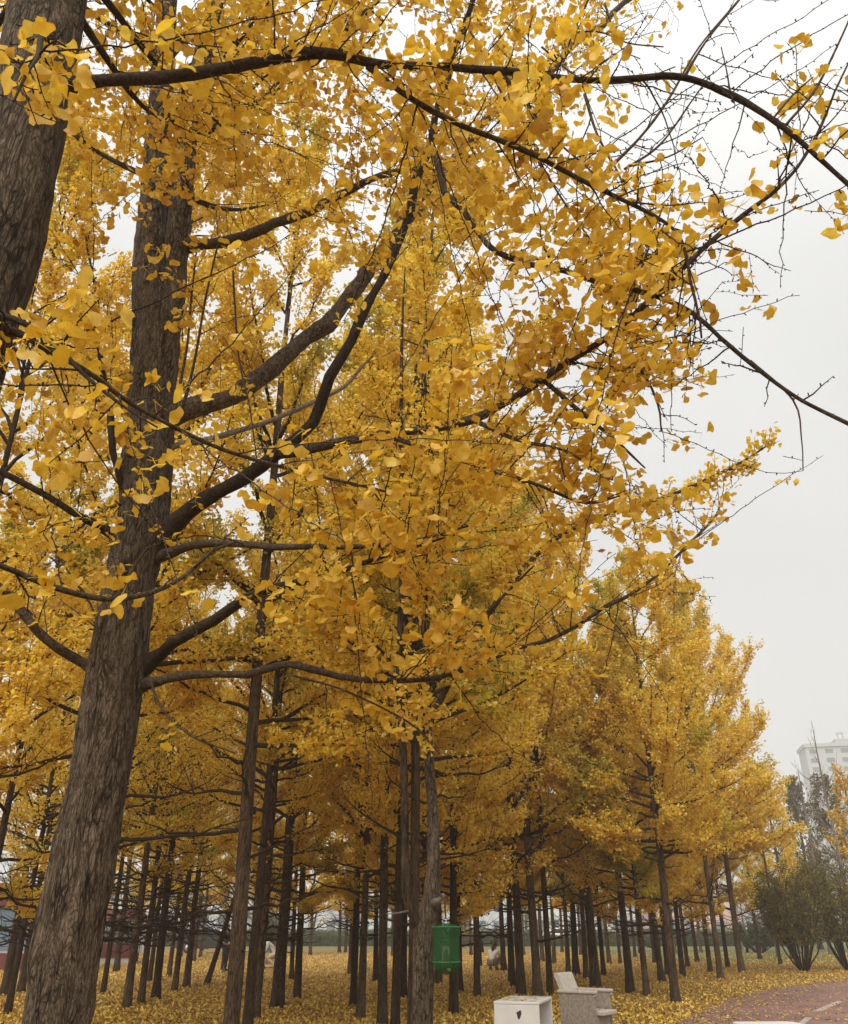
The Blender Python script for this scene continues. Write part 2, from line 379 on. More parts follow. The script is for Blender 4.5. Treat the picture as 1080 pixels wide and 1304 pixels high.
sl = bpy.data.lights.new('sun', 'SUN'); so = bpy.data.objects.new('sun', sl); C.objects.link(so)
sl.energy = 1.5; sl.angle = R(55); sl.color = (1, .95, .87)
sd = Vector((math.sin(SUN_AZ)*math.cos(SUN_EL), math.cos(SUN_AZ)*math.cos(SUN_EL), math.sin(SUN_EL)))
so.rotation_euler = (-sd).to_track_quat('-Z', 'Y').to_euler(); so.location = sd*100
S.view_settings.view_transform = 'Standard'; S.view_settings.look = 'None'; S.view_settings.gamma = 1; S.view_settings.exposure = 1.41
S.cycles.max_bounces = 12; S.cycles.diffuse_bounces = 8; S.cycles.transmission_bounces = 8; S.cycles.transparent_max_bounces = 16
S.cycles.volume_bounces = 2; S.cycles.use_denoising = True
S.cycles.caustics_reflective = False; S.cycles.caustics_refractive = False

# ------------------------------------------------------------------ ground, path, lawn
def sheet(name, poly, z, m, kind='structure'):
    me = bpy.data.meshes.new(name); me.from_pydata([(x, y, z) for x, y in poly], [], [list(range(len(poly)))]); me.materials.append(m)
    return tag(link(name, me), kind=kind)

m, nt, nd, ln, b = mat('leaf_covered_ground')
ge = nd.new('ShaderNodeNewGeometry')
v1 = nd.new('ShaderNodeTexVoronoi'); v1.inputs['Scale'].default_value = 16; ln.new(ge.outputs['Position'], v1.inputs['Vector'])
r1 = ramp(nd, [(0, (.10, .055, .018)), (.3, (.28, .15, .03)), (.6, (.42, .25, .045)), (.85, (.30, .16, .03)), (1, (.16, .08, .025))])
sx = nd.new('ShaderNodeSeparateColor'); ln.new(v1.outputs['Color'], sx.inputs[0]); ln.new(sx.outputs[0], r1.inputs['Fac'])
n1 = nd.new('ShaderNodeTexNoise'); n1.inputs['Scale'].default_value = .35; n1.inputs['Detail'].default_value = 6; ln.new(ge.outputs['Position'], n1.inputs['Vector'])
r2 = ramp(nd, [(.35, (.72, .70, .66)), (.65, (1.12, 1.1, 1.05))]); ln.new(n1.outputs['Fac'], r2.inputs['Fac'])
mm = nd.new('ShaderNodeMix'); mm.data_type = 'RGBA'; mm.blend_type = 'MULTIPLY'; mm.inputs['Factor'].default_value = 1
ln.new(r1.outputs['Color'], mm.inputs['A']); ln.new(r2.outputs['Color'], mm.inputs['B'])
gr = ramp(nd, [(.3, (.06, .07, .02)), (.6, (.12, .13, .035)), (.75, (.30, .22, .05))])
n2 = nd.new('ShaderNodeTexNoise'); n2.inputs['Scale'].default_value = .8; n2.inputs['Detail'].default_value = 8; ln.new(ge.outputs['Position'], n2.inputs['Vector']); ln.new(n2.outputs['Fac'], gr.inputs['Fac'])
sy = nd.new('ShaderNodeSeparateXYZ'); ln.new(ge.outputs['Position'], sy.inputs[0])
ad = nd.new('ShaderNodeMath'); ad.operation = 'MULTIPLY_ADD'; ln.new(n1.outputs['Fac'], ad.inputs[0]); ad.inputs[1].default_value = 40; ln.new(sy.outputs['Y'], ad.inputs[2])
mr = nd.new('ShaderNodeMapRange'); mr.inputs['From Min'].default_value = 84; mr.inputs['From Max'].default_value = 104; ln.new(ad.outputs[0], mr.inputs['Value'])
mg = nd.new('ShaderNodeMix'); mg.data_type = 'RGBA'; ln.new(mr.outputs['Result'], mg.inputs['Factor']); ln.new(mm.outputs['Result'], mg.inputs['A']); ln.new(gr.outputs['Color'], mg.inputs['B'])
ln.new(mg.outputs['Result'], b.inputs['Base Color']); b.inputs['Roughness'].default_value = .9
bp = nd.new('ShaderNodeBump'); bp.inputs['Strength'].default_value = .8; bp.inputs['Distance'].default_value = .03; ln.new(v1.outputs['Distance'], bp.inputs['Height']); ln.new(bp.outputs['Normal'], b.inputs['Normal'])
M_ground = m
sheet('ground', [(-470, -200), (470, -200), (470, 610), (-470, 610)], 0, M_ground)

m, nt, nd, ln, b = mat('red_asphalt')
ge = nd.new('ShaderNodeNewGeometry'); n1 = nd.new('ShaderNodeTexNoise'); n1.inputs['Scale'].default_value = 60; n1.inputs['Detail'].default_value = 6; ln.new(ge.outputs['Position'], n1.inputs['Vector'])
r1 = ramp(nd, [(.3, (.16, .080, .064)), (.7, (.27, .15, .125))]); ln.new(n1.outputs['Fac'], r1.inputs['Fac'])
n2 = nd.new('ShaderNodeTexNoise'); n2.inputs['Scale'].default_value = .7; n2.inputs['Detail'].default_value = 5; ln.new(ge.outputs['Position'], n2.inputs['Vector'])
r2 = ramp(nd, [(.35, (.8, .8, .8)), (.65, (1.15, 1.15, 1.15))]); ln.new(n2.outputs['Fac'], r2.inputs['Fac'])
mm = nd.new('ShaderNodeMix'); mm.data_type = 'RGBA'; mm.blend_type = 'MULTIPLY'; mm.inputs['Factor'].default_value = 1
ln.new(r1.outputs['Color'], mm.inputs['A']); ln.new(r2.outputs['Color'], mm.inputs['B']); ln.new(mm.outputs['Result'], b.inputs['Base Color']); b.inputs['Roughness'].default_value = .75
M_path = m
EDGE = [(3.2, -10), (3.3, 2), (3.7, 10), (4.15, 15)] + [tuple(ground(*p)[:2]) for p in ((858, 1306), (896, 1285), (945, 1267), (987, 1259), (1033, 1252.5), (1085, 1249.5))] + [(19, 30.5), (30, 32), (55, 33)]
OUTER = [(55, 26.5), (30, 25.5), (20, 23.5), (14.5, 20.5), (11.5, 16.5), (10, 11), (9.5, 2), (9.4, -10)]
es = spline([(x, y, 0) for x, y in EDGE], .5)[:, :2]; os_ = spline([(x, y, 0) for x, y in OUTER], .5)[:, :2]
es = es + rng.normal(size=es.shape)*.04
def strip(name, A, B, z, m, kind='structure'):
    n = min(len(A), len(B)); ia = np.linspace(0, len(A)-1, n).astype(int); ib = np.linspace(0, len(B)-1, n).astype(int)
    V = np.concatenate([np.c_[A[ia], np.full(n, z)], np.c_[B[ib], np.full(n, z)]]); i = np.arange(n-1)
    a = Acc(); a.add(V, None, np.stack([i, i+n, i+n+1, i+1], -1)); return tag(link(name, a.mesh(name, m, False)), kind=kind)
strip('path', es, os_[::-1], .004, M_path)
M_white_paint = simple('worn_white_paint', (.40, .33, .27), .85, .45, 9)
for quad in ([(1008, 1310), (1020, 1310), (1034, 1296.5), (1026, 1296)], [(1034, 1288.5), (1046, 1288.5), (1074, 1276), (1067, 1275)], [(1084, 1270.5), (1094, 1270.5), (1118, 1263), (1110, 1262.5)]):
    sheet('lane_marking', [tuple(ground(*p)[:2]) for p in quad], .008, M_white_paint)

m, nt, nd, ln, b = mat('lawn_grass')
ge = nd.new('ShaderNodeNewGeometry'); n1 = nd.new('ShaderNodeTexNoise'); n1.inputs['Scale'].default_value = 1.5; n1.inputs['Detail'].default_value = 8; ln.new(ge.outputs['Position'], n1.inputs['Vector'])
r1 = ramp(nd, [(.3, (.045, .075, .02)), (.62, (.09, .12, .035)), (.75, (.30, .22, .05))]); ln.new(n1.outputs['Fac'], r1.inputs['Fac']); ln.new(r1.outputs['Color'], b.inputs['Base Color']); b.inputs['Roughness'].default_value = .95
sheet('lawn', [(14, 50), (22, 46), (40, 44), (70, 46), (70, 74), (40, 76), (14, 72), (10, 60)], .004, m)

# fallen leaves: thick litter, thinner on the path
r = np.random.default_rng(21)
a = Acc()
def inpath(x, y):
    i = np.interp(y, es[:, 1], es[:, 0]); o = np.interp(y, os_[::-1][:, 1], os_[::-1][:, 0])
    return (x > i) & (y < 33)
n = 190000
D = 15.5 + 50*r.random(n)**2.0
x = (r.random(n)*1.16-.58)*D*1.02
ip = inpath(x, D)
edge = np.interp(D, es[:, 1], es[:, 0]); far_in = np.clip((x-edge)/2.2, 0, 1)
from_noise = vnoise((x+60)*.45, D*.45, 64, 5)*.6+vnoise((x+60)*1.3, D*1.3, 256, 6)*.4
keep = ((~ip) & (r.random(n) < .30+1.2*from_noise)) | (r.random(n) < .30*(1-far_in)**2+.085)
x, D, ip = x[keep], D[keep], ip[keep]; n = len(x)
P = np.stack([x, D, np.where(ip, .012, .012+.03*r.random(n))], -1)
az = r.uniform(0, 2*math.pi, n); A = np.stack([np.cos(az), np.sin(az), np.where(ip, 0.02, r.normal(size=n)*.22)], -1)
N = np.array([0, 0, 1.])+r.normal(size=(n, 3))*np.where(ip, .08, .55)[:, None]
place_leaves(a, P, A, N, r.uniform(.055, .095, n), LO2, r)
tag(link('fallen_leaves', a.mesh('fallen_leaves', M_litter, False)), 'thick carpet of yellow fallen ginkgo leaves over the ground', 'fallen leaves', kind='stuff')

# ------------------------------------------------------------------ near trees traced as real limbs
DG = np.array([
 [6, 3.5, 4.5, 4.5, 4.5, 5, 4.5, 4, 2.5, .2, 0, .4],
 [5, 5.2, 4.8, 3.8, 4, 4.2, 4.2, 3.2, 1.2, .2, .3, 1.0],
 [3, 6, 4.5, 3.8, 4, 4.5, 4.8, 4.5, 3, .4, 2, 1.5],
 [3, 6, 3.5, 2, 2.5, 4, 4.6, 4.8, 4.8, 4.2, 1.5, .2],
 [4, 5, 1.5, 1, 2, 4, 4.8, 4.8, 4.8, 3.8, .5, 0],
 [5, 6, 2.5, 1.2, 2, 4, 4.4, 4.2, 4.4, 2.8, .8, .3],
 [4, 4, 3, 2, 3, 4, 4.8, 5, 4.4, 1.6, .3, .4],
 [4, 3, 2.5, 3, 4, 5.5, 5.2, 4.2, 2.8, 2.8, 2.2, 0],
 [3, 2, 1, 2, 6, 7, 5, 3.5, 1.8, .4, 0, 0],
 [2.5, 1, .5, 1, 4, 5.5, 3, 1.2, .3, 0, 0, 0],
 [2, .5, 0, .6, .6, 1.5, .6, 0, 0, 0, 0, 0],
 [1.5, 0, 0, .4, .2, .3, 0, 0, 0, 0, 0, 0],
 [.5, 0, 0, 0, 0, 0, 0, 0, 0, 0, 0, 0],
 [0, 0, 0, 0, 0, 0, 0, 0, 0, 0, 0, 0]])/9.0
def dens(P):
    px, py = project(P)
    gx = np.clip(px/90-.5, 0, 10.999); gy = np.clip(py/93.1-.5, 0, 12.999)
    i = gx.astype(int); j = gy.astype(int); fx = gx-i; fy = gy-j
    return (DG[j, i]*(1-fx)+DG[j, i+1]*fx)*(1-fy)+(DG[j+1, i]*(1-fx)+DG[j+1, i+1]*fx)*fy

class Hero:
    """one near tree: collects limbs (each its own mesh) and leaf clusters"""
    def __init__(s, base, label, seed):
        s.root = empty('ginkgo_tree', base, label, 'tree', 'ginkgo trees of the grove'); s.base = np.asarray(base, float)
        s.cl = []; s.r = np.random.default_rng(seed)
    def limb(s, pts, m, twigs=True, s0=.15, spacing=.10, Lr=(.2, .75), wob=.016, k=11, leafy=1.0, name='limb', bare=.24):
        P = np.array([[*at(px, py, D), w*.9*depth(at(px, py, D))/F/2] for px, py, D, w in pts])
        return s.limb3(P, m, twigs, s0, spacing, Lr, wob, k, leafy, name, bare)
    def limb3(s, P, m, twigs=True, s0=.15, spacing=.10, Lr=(.2, .75), wob=.010, k=9, leafy=1.0, name='limb', bare=.10):
        r = s.r; Q = spline(P, .045)
        n = len(Q); t = np.arange(n)
        for c in range(3):
            Q[:, c] += np.interp(t, np.arange(0, n+6, 6), r.normal(size=len(np.arange(0, n+6, 6)))*wob*np.clip(Q[0, 3]/.045, .25, 1.2))
        rad = np.maximum(Q[:, 3], .0022)*(1+.07*np.interp(t, np.arange(0, n+3, 3), r.normal(size=len(np.arange(0, n+3, 3)))))
        a = Acc(); tube(a, Q[:, :3], rad, k)
        if rad[0] > .012:                       # knotty, uneven bark on the thick part
            V = a.v[0]; m_ = n*k; cc = np.repeat(Q[:, :3], k, 0); dv = V[:m_]-cc
            uu = np.tile(np.arange(k)/k, n); zz = np.repeat(t*.045, k); sd_ = int(r.integers(1, 10**6))
            g = .55*(vnoise(uu*4, zz*4, 4, sd_)-.5)+.45*(vnoise(uu*8, zz*14, 8, sd_+1)-.5)
            V[:m_] = cc+dv*(1+.38*g)[:, None]
        if twigs: s.twigs(a, Q[:, :3], rad, s0, spacing, Lr, 0, leafy, bare)
        o = link(name, a.mesh(name, m, True, s.base), s.root)
        return Q
    def twigs(s, a, P, rad, s0, spacing, Lr, level, leafy, bare0):
        r = s.r; seg = np.linalg.norm(np.diff(P, axis=0), axis=1); L = np.concatenate([[0], np.cumsum(seg)])
        x = L[-1]*s0 + r.uniform(0, spacing)
        while x < L[-1]:
            i = min(np.searchsorted(L, x), len(P)-1); p = P[i]; T = norm(P[i]-P[i-1]) if i else norm(P[1]-P[0])
            x += spacing*r.uniform(.5, 1.5)
            pr = norm(np.cross(T, r.normal(size=3)))
            d = norm(T*r.uniform(.15, .8)+pr*r.uniform(.6, 1)+np.array([0, 0, 1])*r.uniform(-.25, .45))
            ln_ = r.uniform(*Lr)*(1 if r.random() < .8 else 1.5)
            shoot = level == 0 and rad[i] > .006 and r.random() < .16
            if shoot: ln_ = r.uniform(.7, 1.7); d = norm(d+pr*.6)
            q = dens(p+d*ln_*.6); bare = bare0
            ex, ey = project(p+d*ln_*.6)
            if 590 < ex < 890 and -40 < ey < 290: bare = max(bare, .75)
            elif 225 < ex < 490 and 130 < ey < 420: bare = max(bare, .55)
            elif ex > 890 and ey < 270: bare = max(bare, .40)
            if r.random() > q*1.5+bare+(.5 if shoot and q > .12 else 0): continue
            tip = p+d*ln_
            if np.linalg.norm(tip-np.array([0, 0, CAMZ])) < 1.7 or tip[1] < .8: continue
            n = max(4, int(ln_/.05)); t = np.linspace(0, 1, n)[:, None]
            side = norm(np.cross(d, r.normal(size=3)))
            W = p + d*ln_*t + side*ln_*.16*r.normal()*t*t + np.array([0, 0, 1])*ln_*r.uniform(-.12, .18)*t*t + r.normal(size=(n, 3))*.004
            W[0] = p
            r0 = min(.0046, rad[i]*.55)*r.uniform(.7, 1.1); rr = np.linspace(r0, .0016, n)
            tube(a, W, rr, 5)
            if level < 1 and ln_ > .35 and not shoot:
                s.twigs(a, W, rr, .2, .16, (.12, .32), level+1, leafy, bare0)
            # short spurs that carry the leaf bunches
            sp = r.uniform(.03, .06); y = .04
            while y < ln_:
                f = y/ln_*(n-1); j = int(f); b = W[j]+(W[min(j+1, n-1)]-W[j])*(f-j)
                dd = norm(np.cross(d, r.normal(size=3))+d*.4); sl_ = r.uniform(.006, .018)
                tube(a, np.array([b, b+dd*sl_]), np.array([.0028, .0034]), 4)
                s.cl.append((b+dd*sl_, dd, leafy*(.4 if shoot else 1))); y += sp*r.uniform(.7, 1.5)
    def crown(s, size=(.052, .10), per=(3, 7), gain=1.0, templates=HI, m=None):
        r = s.r
        P = np.array([c[0] for c in s.cl]); Dd = np.array([c[1] for c in s.cl]); lf = np.array([c[2] for c in s.cl])
        k = r.integers(per[0], per[1]+1, len(P))*(r.random(len(P)) < np.clip(dens(P)*gain*lf, 0, 1))
        idx = np.repeat(np.arange(len(P)), k); n = len(idx)
        A, N = leaf_dirs(n, r, -.9, .45, .7)
        A = A + .7*Dd[idx]
        a = Acc(); place_leaves(a, P[idx]+r.normal(size=(n, 3))*.004, A, N, r.uniform(*size, n)*(.8+.4*r.random(n)), templates, r)
        link('crown', a.mesh('crown', m or M_leaf_hero, True, s.base), s.root)
        print('hero crown', n)

def hero_trunk(h, pts, seed, k=96, amp=.014, m=None, flare=.35, name='trunk', step=.026):
    P = np.array([[*p[:3], p[3]] for p in pts]); Q = spline(P, step); n = len(Q)
    z = np.concatenate([[0], np.cumsum(np.linalg.norm(np.diff(Q[:, :3], axis=0), axis=1))])
    a = Acc(); tube(a, Q[:, :3], 1.0, k, cap=False)
    V = a.v[0].reshape(n, k, 3); dirs = V-Q[:, None, :3]
    U, Z = np.meshgrid(np.arange(k)/k, z)
    g = np.zeros_like(U)
    for o, (nu, fz, am) in enumerate(((5, .8, 1.6), (11, 2.2, 1.0), (24, 5.0, 1.0), (36, 12., .8))):
        g += am*(vnoise(U*nu+.15*np.sin(Z*3), Z*fz, nu, seed+o)-.5)
    ridg = 1-np.abs(2*vnoise(U*18+.6*vnoise(U*6, Z*3, 6, seed+20), Z*4, 18, seed+9)-1)
    rad = Q[:, 3][:, None]*(1+flare*np.exp(-z/.28))[:, None] + amp*(g+1.0*(ridg-.5))
    V2 = Q[:, None, :3]+dirs*rad[..., None]
    a.v[0] = V2.reshape(-1, 3)
    return link(name, a.mesh(name, m or M_bark_hero, True, h.base), h.root), Q

def tr(px, py, D, w):
    p = at(px, py, D); return [*p, w*depth(p)/F/2]

# --- tree A: the big furrowed trunk on the left
pA = at(72, 1304, 5.1); baseA = np.array([pA[0]-.10, 5.1, 0.0])
A_ = Hero(baseA, 'tall ginkgo with thick furrowed brown trunk forking into two stems, nearest whole trunk at left', 11)
trunkA = [[baseA[0], 5.1, -.15, .215], [baseA[0]+.03, 5.1, .4, .205], tr(72, 1304, 5.1, 84), tr(84, 1200, 5.1, 83), tr(122, 1000, 5.1, 72), tr(143, 880, 5.1, 74), tr(162, 760, 5.1, 64), tr(181, 660, 5.1, 62), tr(186, 600, 5.1, 63), tr(193, 500, 5.1, 58), tr(199, 420, 5.1, 58), tr(194, 330, 5.12, 44), tr(198, 250, 5.15, 36), tr(202, 150, 5.2, 29), tr(210, 60, 5.25, 25), tr(216, -60, 5.3, 20), tr(222, -260, 5.4, 14), tr(228, -520, 5.5, 8)]
hero_trunk(A_, trunkA, 100)
hero_trunk(A_, [tr(207, 470, 5.08, 30), tr(215, 400, 5.08, 34), tr(224, 320, 5.06, 31), tr(231, 250, 5.0, 28), tr(240, 160, 4.9, 24), tr(258, 70, 4.8, 21), tr(285, -40, 4.6, 17), tr(320, -220, 4.5, 12), tr(350, -420, 4.4, 7)], 140, k=48, amp=.006, flare=0, name='stem')
A_.limb([(192, 548, 5.12, 22), (214, 534, 5.12, 31), (240, 520, 5.1, 27), (290, 503, 5.15, 25), (345, 474, 5.25, 24), (400, 425, 5.4, 23), (450, 372, 5.5, 22), (495, 312, 5.6, 20), (520, 280, 5.7, 17), (560, 222, 5.8, 14), (620, 150, 5.9, 12), (705, 85, 6.0, 10), (800, 2, 6.2, 7), (880, -70, 6.3, 4)], M_bark_limb, s0=.35, spacing=.09, bare=.22)
A_.limb([(178, 720, 5.12, 24), (200, 690, 5.12, 34), (222, 664, 5.06, 26), (260, 636, 4.95, 23), (310, 606, 4.9, 21), (360, 570, 4.8, 19), (400, 517, 4.75, 16.5), (440, 445, 4.65, 14.5), (480, 365, 4.6, 13), (515, 288, 4.5, 12), (545, 200, 4.4, 11.5), (565, 112, 4.3, 11), (590, 40, 4.2, 10), (610, -20, 4.1, 8), (640, -120, 4.0, 6)], M_branch_dark, s0=.4, spacing=.09)
A_.limb([(352, 574, 4.82, 17), (385, 571, 4.75, 16), (430, 565, 4.6, 14), (500, 555, 4.4, 13), (600, 533, 4.15, 13), (650, 506, 4.0, 12), (700, 476, 3.9, 11), (745, 450, 3.8, 10), (790, 420, 3.65, 9), (850, 368, 3.45, 8), (900, 318, 3.3, 7), (950, 272, 3.15, 7), (1000, 228, 3.05, 5), (1050, 150, 3.0, 4), (1090, 70, 2.95, 2.5)], M_branch, s0=.3, spacing=.055, Lr=(.15, .6))
A_.limb([(172, 735, 5.12, 14), (196, 712, 5.1, 19), (232, 697, 5.0, 13), (280, 692, 4.8, 12), (350, 695, 4.6, 10), (440, 699, 4.4, 8), (520, 690, 4.2, 5), (600, 672, 4.0, 3)], M_branch, s0=.35, spacing=.12)
A_.limb([(150, 880, 5.12, 22), (172, 856, 5.12, 31), (198, 832, 5.06, 20), (240, 802, 4.8, 17), (320, 757, 4.5, 14), (375, 742, 4.3, 11), (440, 727, 4.1, 8), (500, 706, 3.9, 5), (565, 680, 3.7, 3)], M_branch_dark, s0=.45, spacing=.08)
A_.limb([(146, 888, 5.12, 18), (172, 872, 5.12, 24), (196, 864, 5.06, 15), (240, 858, 5.0, 13), (300, 855, 4.95, 12), (360, 853, 4.9, 11), (420, 857, 4.85, 10), (485, 867, 4.8, 8), (560, 862, 4.9, 6.5), (640, 836, 5.1, 6.5), (720, 803, 5.3, 6), (800, 757, 5.6, 5.5), (850, 718, 5.8, 5), (890, 680, 6.0, 4), (915, 655, 6.1, 2.5)], M_branch, s0=.3, spacing=.055, Lr=(.15, .5), bare=.45)
A_.limb([(176, 705, 5.12, 13), (152, 684, 5.12, 17), (126, 668, 5.05, 12), (100, 655, 4.9, 11), (55, 628, 4.8, 9), (0, 600, 4.7, 8), (-60, 570, 4.6, 5), (-120, 550, 4.5, 3)], M_branch_dark, s0=.2)
A_.limb([(148, 880, 5.12, 18), (128, 860, 5.12, 24), (106, 845, 5.05, 15), (60, 815, 4.9, 13), (10, 762, 4.8, 12), (-30, 725, 4.7, 10), (-100, 690, 4.6, 5)], M_branch, s0=.3, spacing=.14)
A_.limb([(178, 690, 5.12, 12), (164, 655, 5.1, 15), (156, 632, 5.04, 11), (147, 590, 4.9, 10), (138, 535, 4.85, 9), (128, 450, 4.8, 7), (122, 380, 4.75, 4), (110, 300, 4.7, 2.5)], M_branch_dark, s0=.4)
A_.limb([(224, 322, 5.06, 18), (240, 313, 5.06, 23), (262, 308, 5.0, 17), (300, 303, 5.0, 16), (350, 289, 5.0, 15), (400, 263, 5.05, 13), (450, 244, 5.1, 11), (490, 225, 5.2, 10), (560, 205, 5.3, 7), (640, 190, 5.4, 4)], M_branch, s0=.35, spacing=.09, bare=.22)
A_.limb([(200, 165, 5.2, 20), (215, 150, 5.1, 17), (270, 165, 5.0, 16), (310, 140, 4.9, 14), (350, 110, 4.8, 12), (420, 60, 4.7, 10), (490, -10, 4.6, 7)], M_branch_dark, s0=.3, spacing=.08)
A_.limb([(225, 100, 4.9, 16), (190, 60, 4.8, 10), (150, 40, 4.7, 9), (115, 20, 4.6, 7), (60, -30, 4.5, 4)], M_branch_dark, s0=.2, spacing=.08)
for pts in ([(498, 556, 4.42, 8), (590, 588, 4.3, 7), (680, 616, 4.2, 6), (745, 640, 4.2, 4.5), (800, 628, 4.2, 2)], [(690, 482, 3.92, 8), (740, 525, 3.9, 6.5), (785, 562, 3.9, 5), (822, 596, 3.9, 2)], [(600, 534, 4.15, 8), (660, 560, 4.0, 6), (720, 575, 3.9, 4.5), (770, 610, 3.9, 2)], [(770, 432, 3.7, 6), (815, 470, 3.6, 5), (838, 515, 3.6, 3.5), (842, 550, 3.6, 2)]):
    A_.limb(pts, M_branch, s0=.08, spacing=.075, Lr=(.15, .6), wob=.006, k=7)
A_.limb([(205, 576, 5.12, 10), (232, 566, 5.15, 9), (262, 562, 5.2, 8.5), (305, 550, 5.25, 8), (350, 536, 5.35, 7), (400, 511, 5.45, 6), (440, 488, 5.5, 5), (480, 448, 5.6, 3)], M_branch_pale, s0=.2, spacing=.10, Lr=(.1, .4))
# long thin hanging and crossing shoots off the trunk
for pts in ([(297, 345, 4.6, 3), (300, 400, 4.6, 3), (305, 460, 4.55, 3), (318, 520, 4.5, 2.5), (328, 590, 4.5, 2)], [(232, 520, 4.8, 4), (246, 470, 4.75, 4), (262, 380, 4.7, 3), (280, 300, 4.65, 2)],
            [(222, 530, 4.85, 4), (238, 440, 4.8, 3.5), (244, 380, 4.75, 3), (250, 320, 4.7, 2)], [(118, 850, 4.8, 5), (128, 800, 4.75, 4), (148, 760, 4.7, 4), (175, 715, 4.7, 3.5), (200, 680, 4.65, 3), (210, 640, 4.6, 2)],
            [(135, 860, 4.8, 5), (128, 830, 4.7, 4), (120, 780, 4.65, 3.5), (95, 740, 4.6, 3), (55, 680, 4.5, 2)], [(372, 860, 4.85, 4), (440, 880, 4.7, 3.5), (520, 920, 4.6, 3), (560, 960, 4.5, 2)],
            [(190, 860, 5., 4), (205, 900, 4.9, 4), (240, 935, 4.8, 3), (300, 960, 4.7, 2)], [(560, 840, 4.9, 5), (600, 800, 4.8, 4), (650, 750, 4.7, 4), (680, 720, 4.6, 2.5)]):
    A_.limb(pts, M_branch, s0=.15, spacing=.16, Lr=(.1, .35), wob=.005, k=6, bare=.3)
# limbs higher up, mostly above the picture
for i in range(16):
    st = A_.r.uniform(.0, 1); py = 260-760*st**1.2; q = at(214, py, 5.2); az = A_.r.uniform(R(-40), R(220)); L = A_.r.uniform(1.3, 2.6)*(1-.35*st)
    d = np.array([math.cos(az)*.75, math.sin(az)*.75, A_.r.uniform(.35, .8)]); e = q+d*L; mid = q+d*L*.5-np.array([0, 0, .15])
    if dens(e) < .25: continue
    A_.limb3(np.array([[*q, .028], [*mid, .018], [*e, .004]]), M_branch_dark, s0=.2, spacing=.10)

# --- tree B: the leaning edge of a nearer trunk, top left
baseB = np.array([at(-232, 1180, 2.5)[0], 2.5, 0.0])
B_ = Hero(baseB, 'thick dark ginkgo trunk cut off by the top left edge, nearest of all', 12)
hero_trunk(B_, [[baseB[0], 2.5, -.1, .20], [baseB[0], 2.5, .5, .175], tr(-138, 800, 2.5, 118), tr(-72, 540, 2.5, 106), tr(-30, 400, 2.5, 97), tr(6, 300, 2.5, 92), tr(30, 180, 2.5, 92), tr(46, 90, 2.5, 90), tr(62, 0, 2.5, 86), tr(80, -120, 2.5, 76), tr(100, -300, 2.5, 64), tr(120, -520, 2.5, 50)], 160, amp=.008)
B_.limb([(38, 128, 2.52, 20), (72, 112, 2.52, 29), (100, 105, 2.52, 20), (150, 101, 2.55, 18), (230, 94, 2.6, 17), (310, 80, 2.65, 16), (400, 70, 2.7, 15), (480, 84, 2.75, 13), (560, 85, 2.8, 12), (640, 92, 2.8, 11), (720, 102, 2.8, 10.5), (800, 102, 2.8, 10), (870, 100, 2.8, 9.5), (930, 120, 2.8, 9), (980, 150, 2.8, 8), (1030, 185, 2.8, 7.5), (1080, 233, 2.8, 7), (1150, 300, 2.8, 5)], M_branch_dark, s0=.12, spacing=.05, Lr=(.15, .6), bare=.2, leafy=.9)
B_.limb([(-40, 428, 2.52, 12), (-2, 420, 2.5, 13), (28, 426, 2.47, 10), (60, 445, 2.5, 9), (110, 472, 2.6, 8), (165, 512, 2.75, 7), (230, 548, 2.9, 6), (300, 578, 3.1, 5.5), (400, 605, 3.4, 4.5), (500, 628, 3.7, 3.5), (580, 645, 3.9, 2.5)], M_branch, s0=.05, spacing=.07, Lr=(.1, .4), wob=.004)
B_.limb([(-30, 412, 2.52, 12), (8, 404, 2.42, 10), (60, 430, 2.35, 7.5), (110, 480, 2.3, 6), (160, 520, 2.3, 4), (200, 545, 2.3, 2.5)], M_branch_dark, s0=.15, spacing=.06, Lr=(.08, .3), wob=.004)
B_.limb([(-112, 690, 2.5, 22), (-50, 712, 2.5, 12), (0, 720, 2.55, 9), (60, 745, 2.65, 9), (130, 763, 2.8, 8.5), (190, 755, 2.9, 8), (235, 732, 3.0, 6.5), (270, 702, 3.1, 5), (300, 690, 3.2, 3)], M_branch, s0=.15, spacing=.16, Lr=(.08, .3), wob=.004)
B_.limb([(60, 60, 2.5, 30), (60, 40, 2.2, 14), (50, 60, 1.95, 8), (40, 90, 1.8, 5), (20, 130, 1.75, 3)], M_branch_dark, s0=.3, spacing=.07, Lr=(.06, .2), wob=.004)
# the two long right-hand boughs that droop out over the path
B_.limb([(470, 84, 2.75, 10), (520, 125, 2.8, 9), (585, 160, 2.85, 8), (665, 190, 2.9, 7.5), (735, 228, 2.9, 7), (810, 263, 2.9, 6.5), (855, 292, 2.9, 6), (872, 322, 2.9, 5), (882, 372, 2.85, 4), (890, 430, 2.8, 3)], M_branch_dark, s0=.1, spacing=.05, Lr=(.12, .5), bare=.2)
A_.limb([(548, 196, 4.4, 12), (590, 270, 4.2, 9), (640, 322, 4.0, 8.5), (740, 350, 3.7, 8), (835, 376, 3.5, 7.5), (890, 405, 3.4, 7), (950, 455, 3.3, 6.5), (1010, 502, 3.2, 5.5), (1080, 545, 3.15, 5), (1150, 590, 3.1, 3)], M_branch_dark, s0=.2, spacing=.055, Lr=(.12, .5), bare=.12)
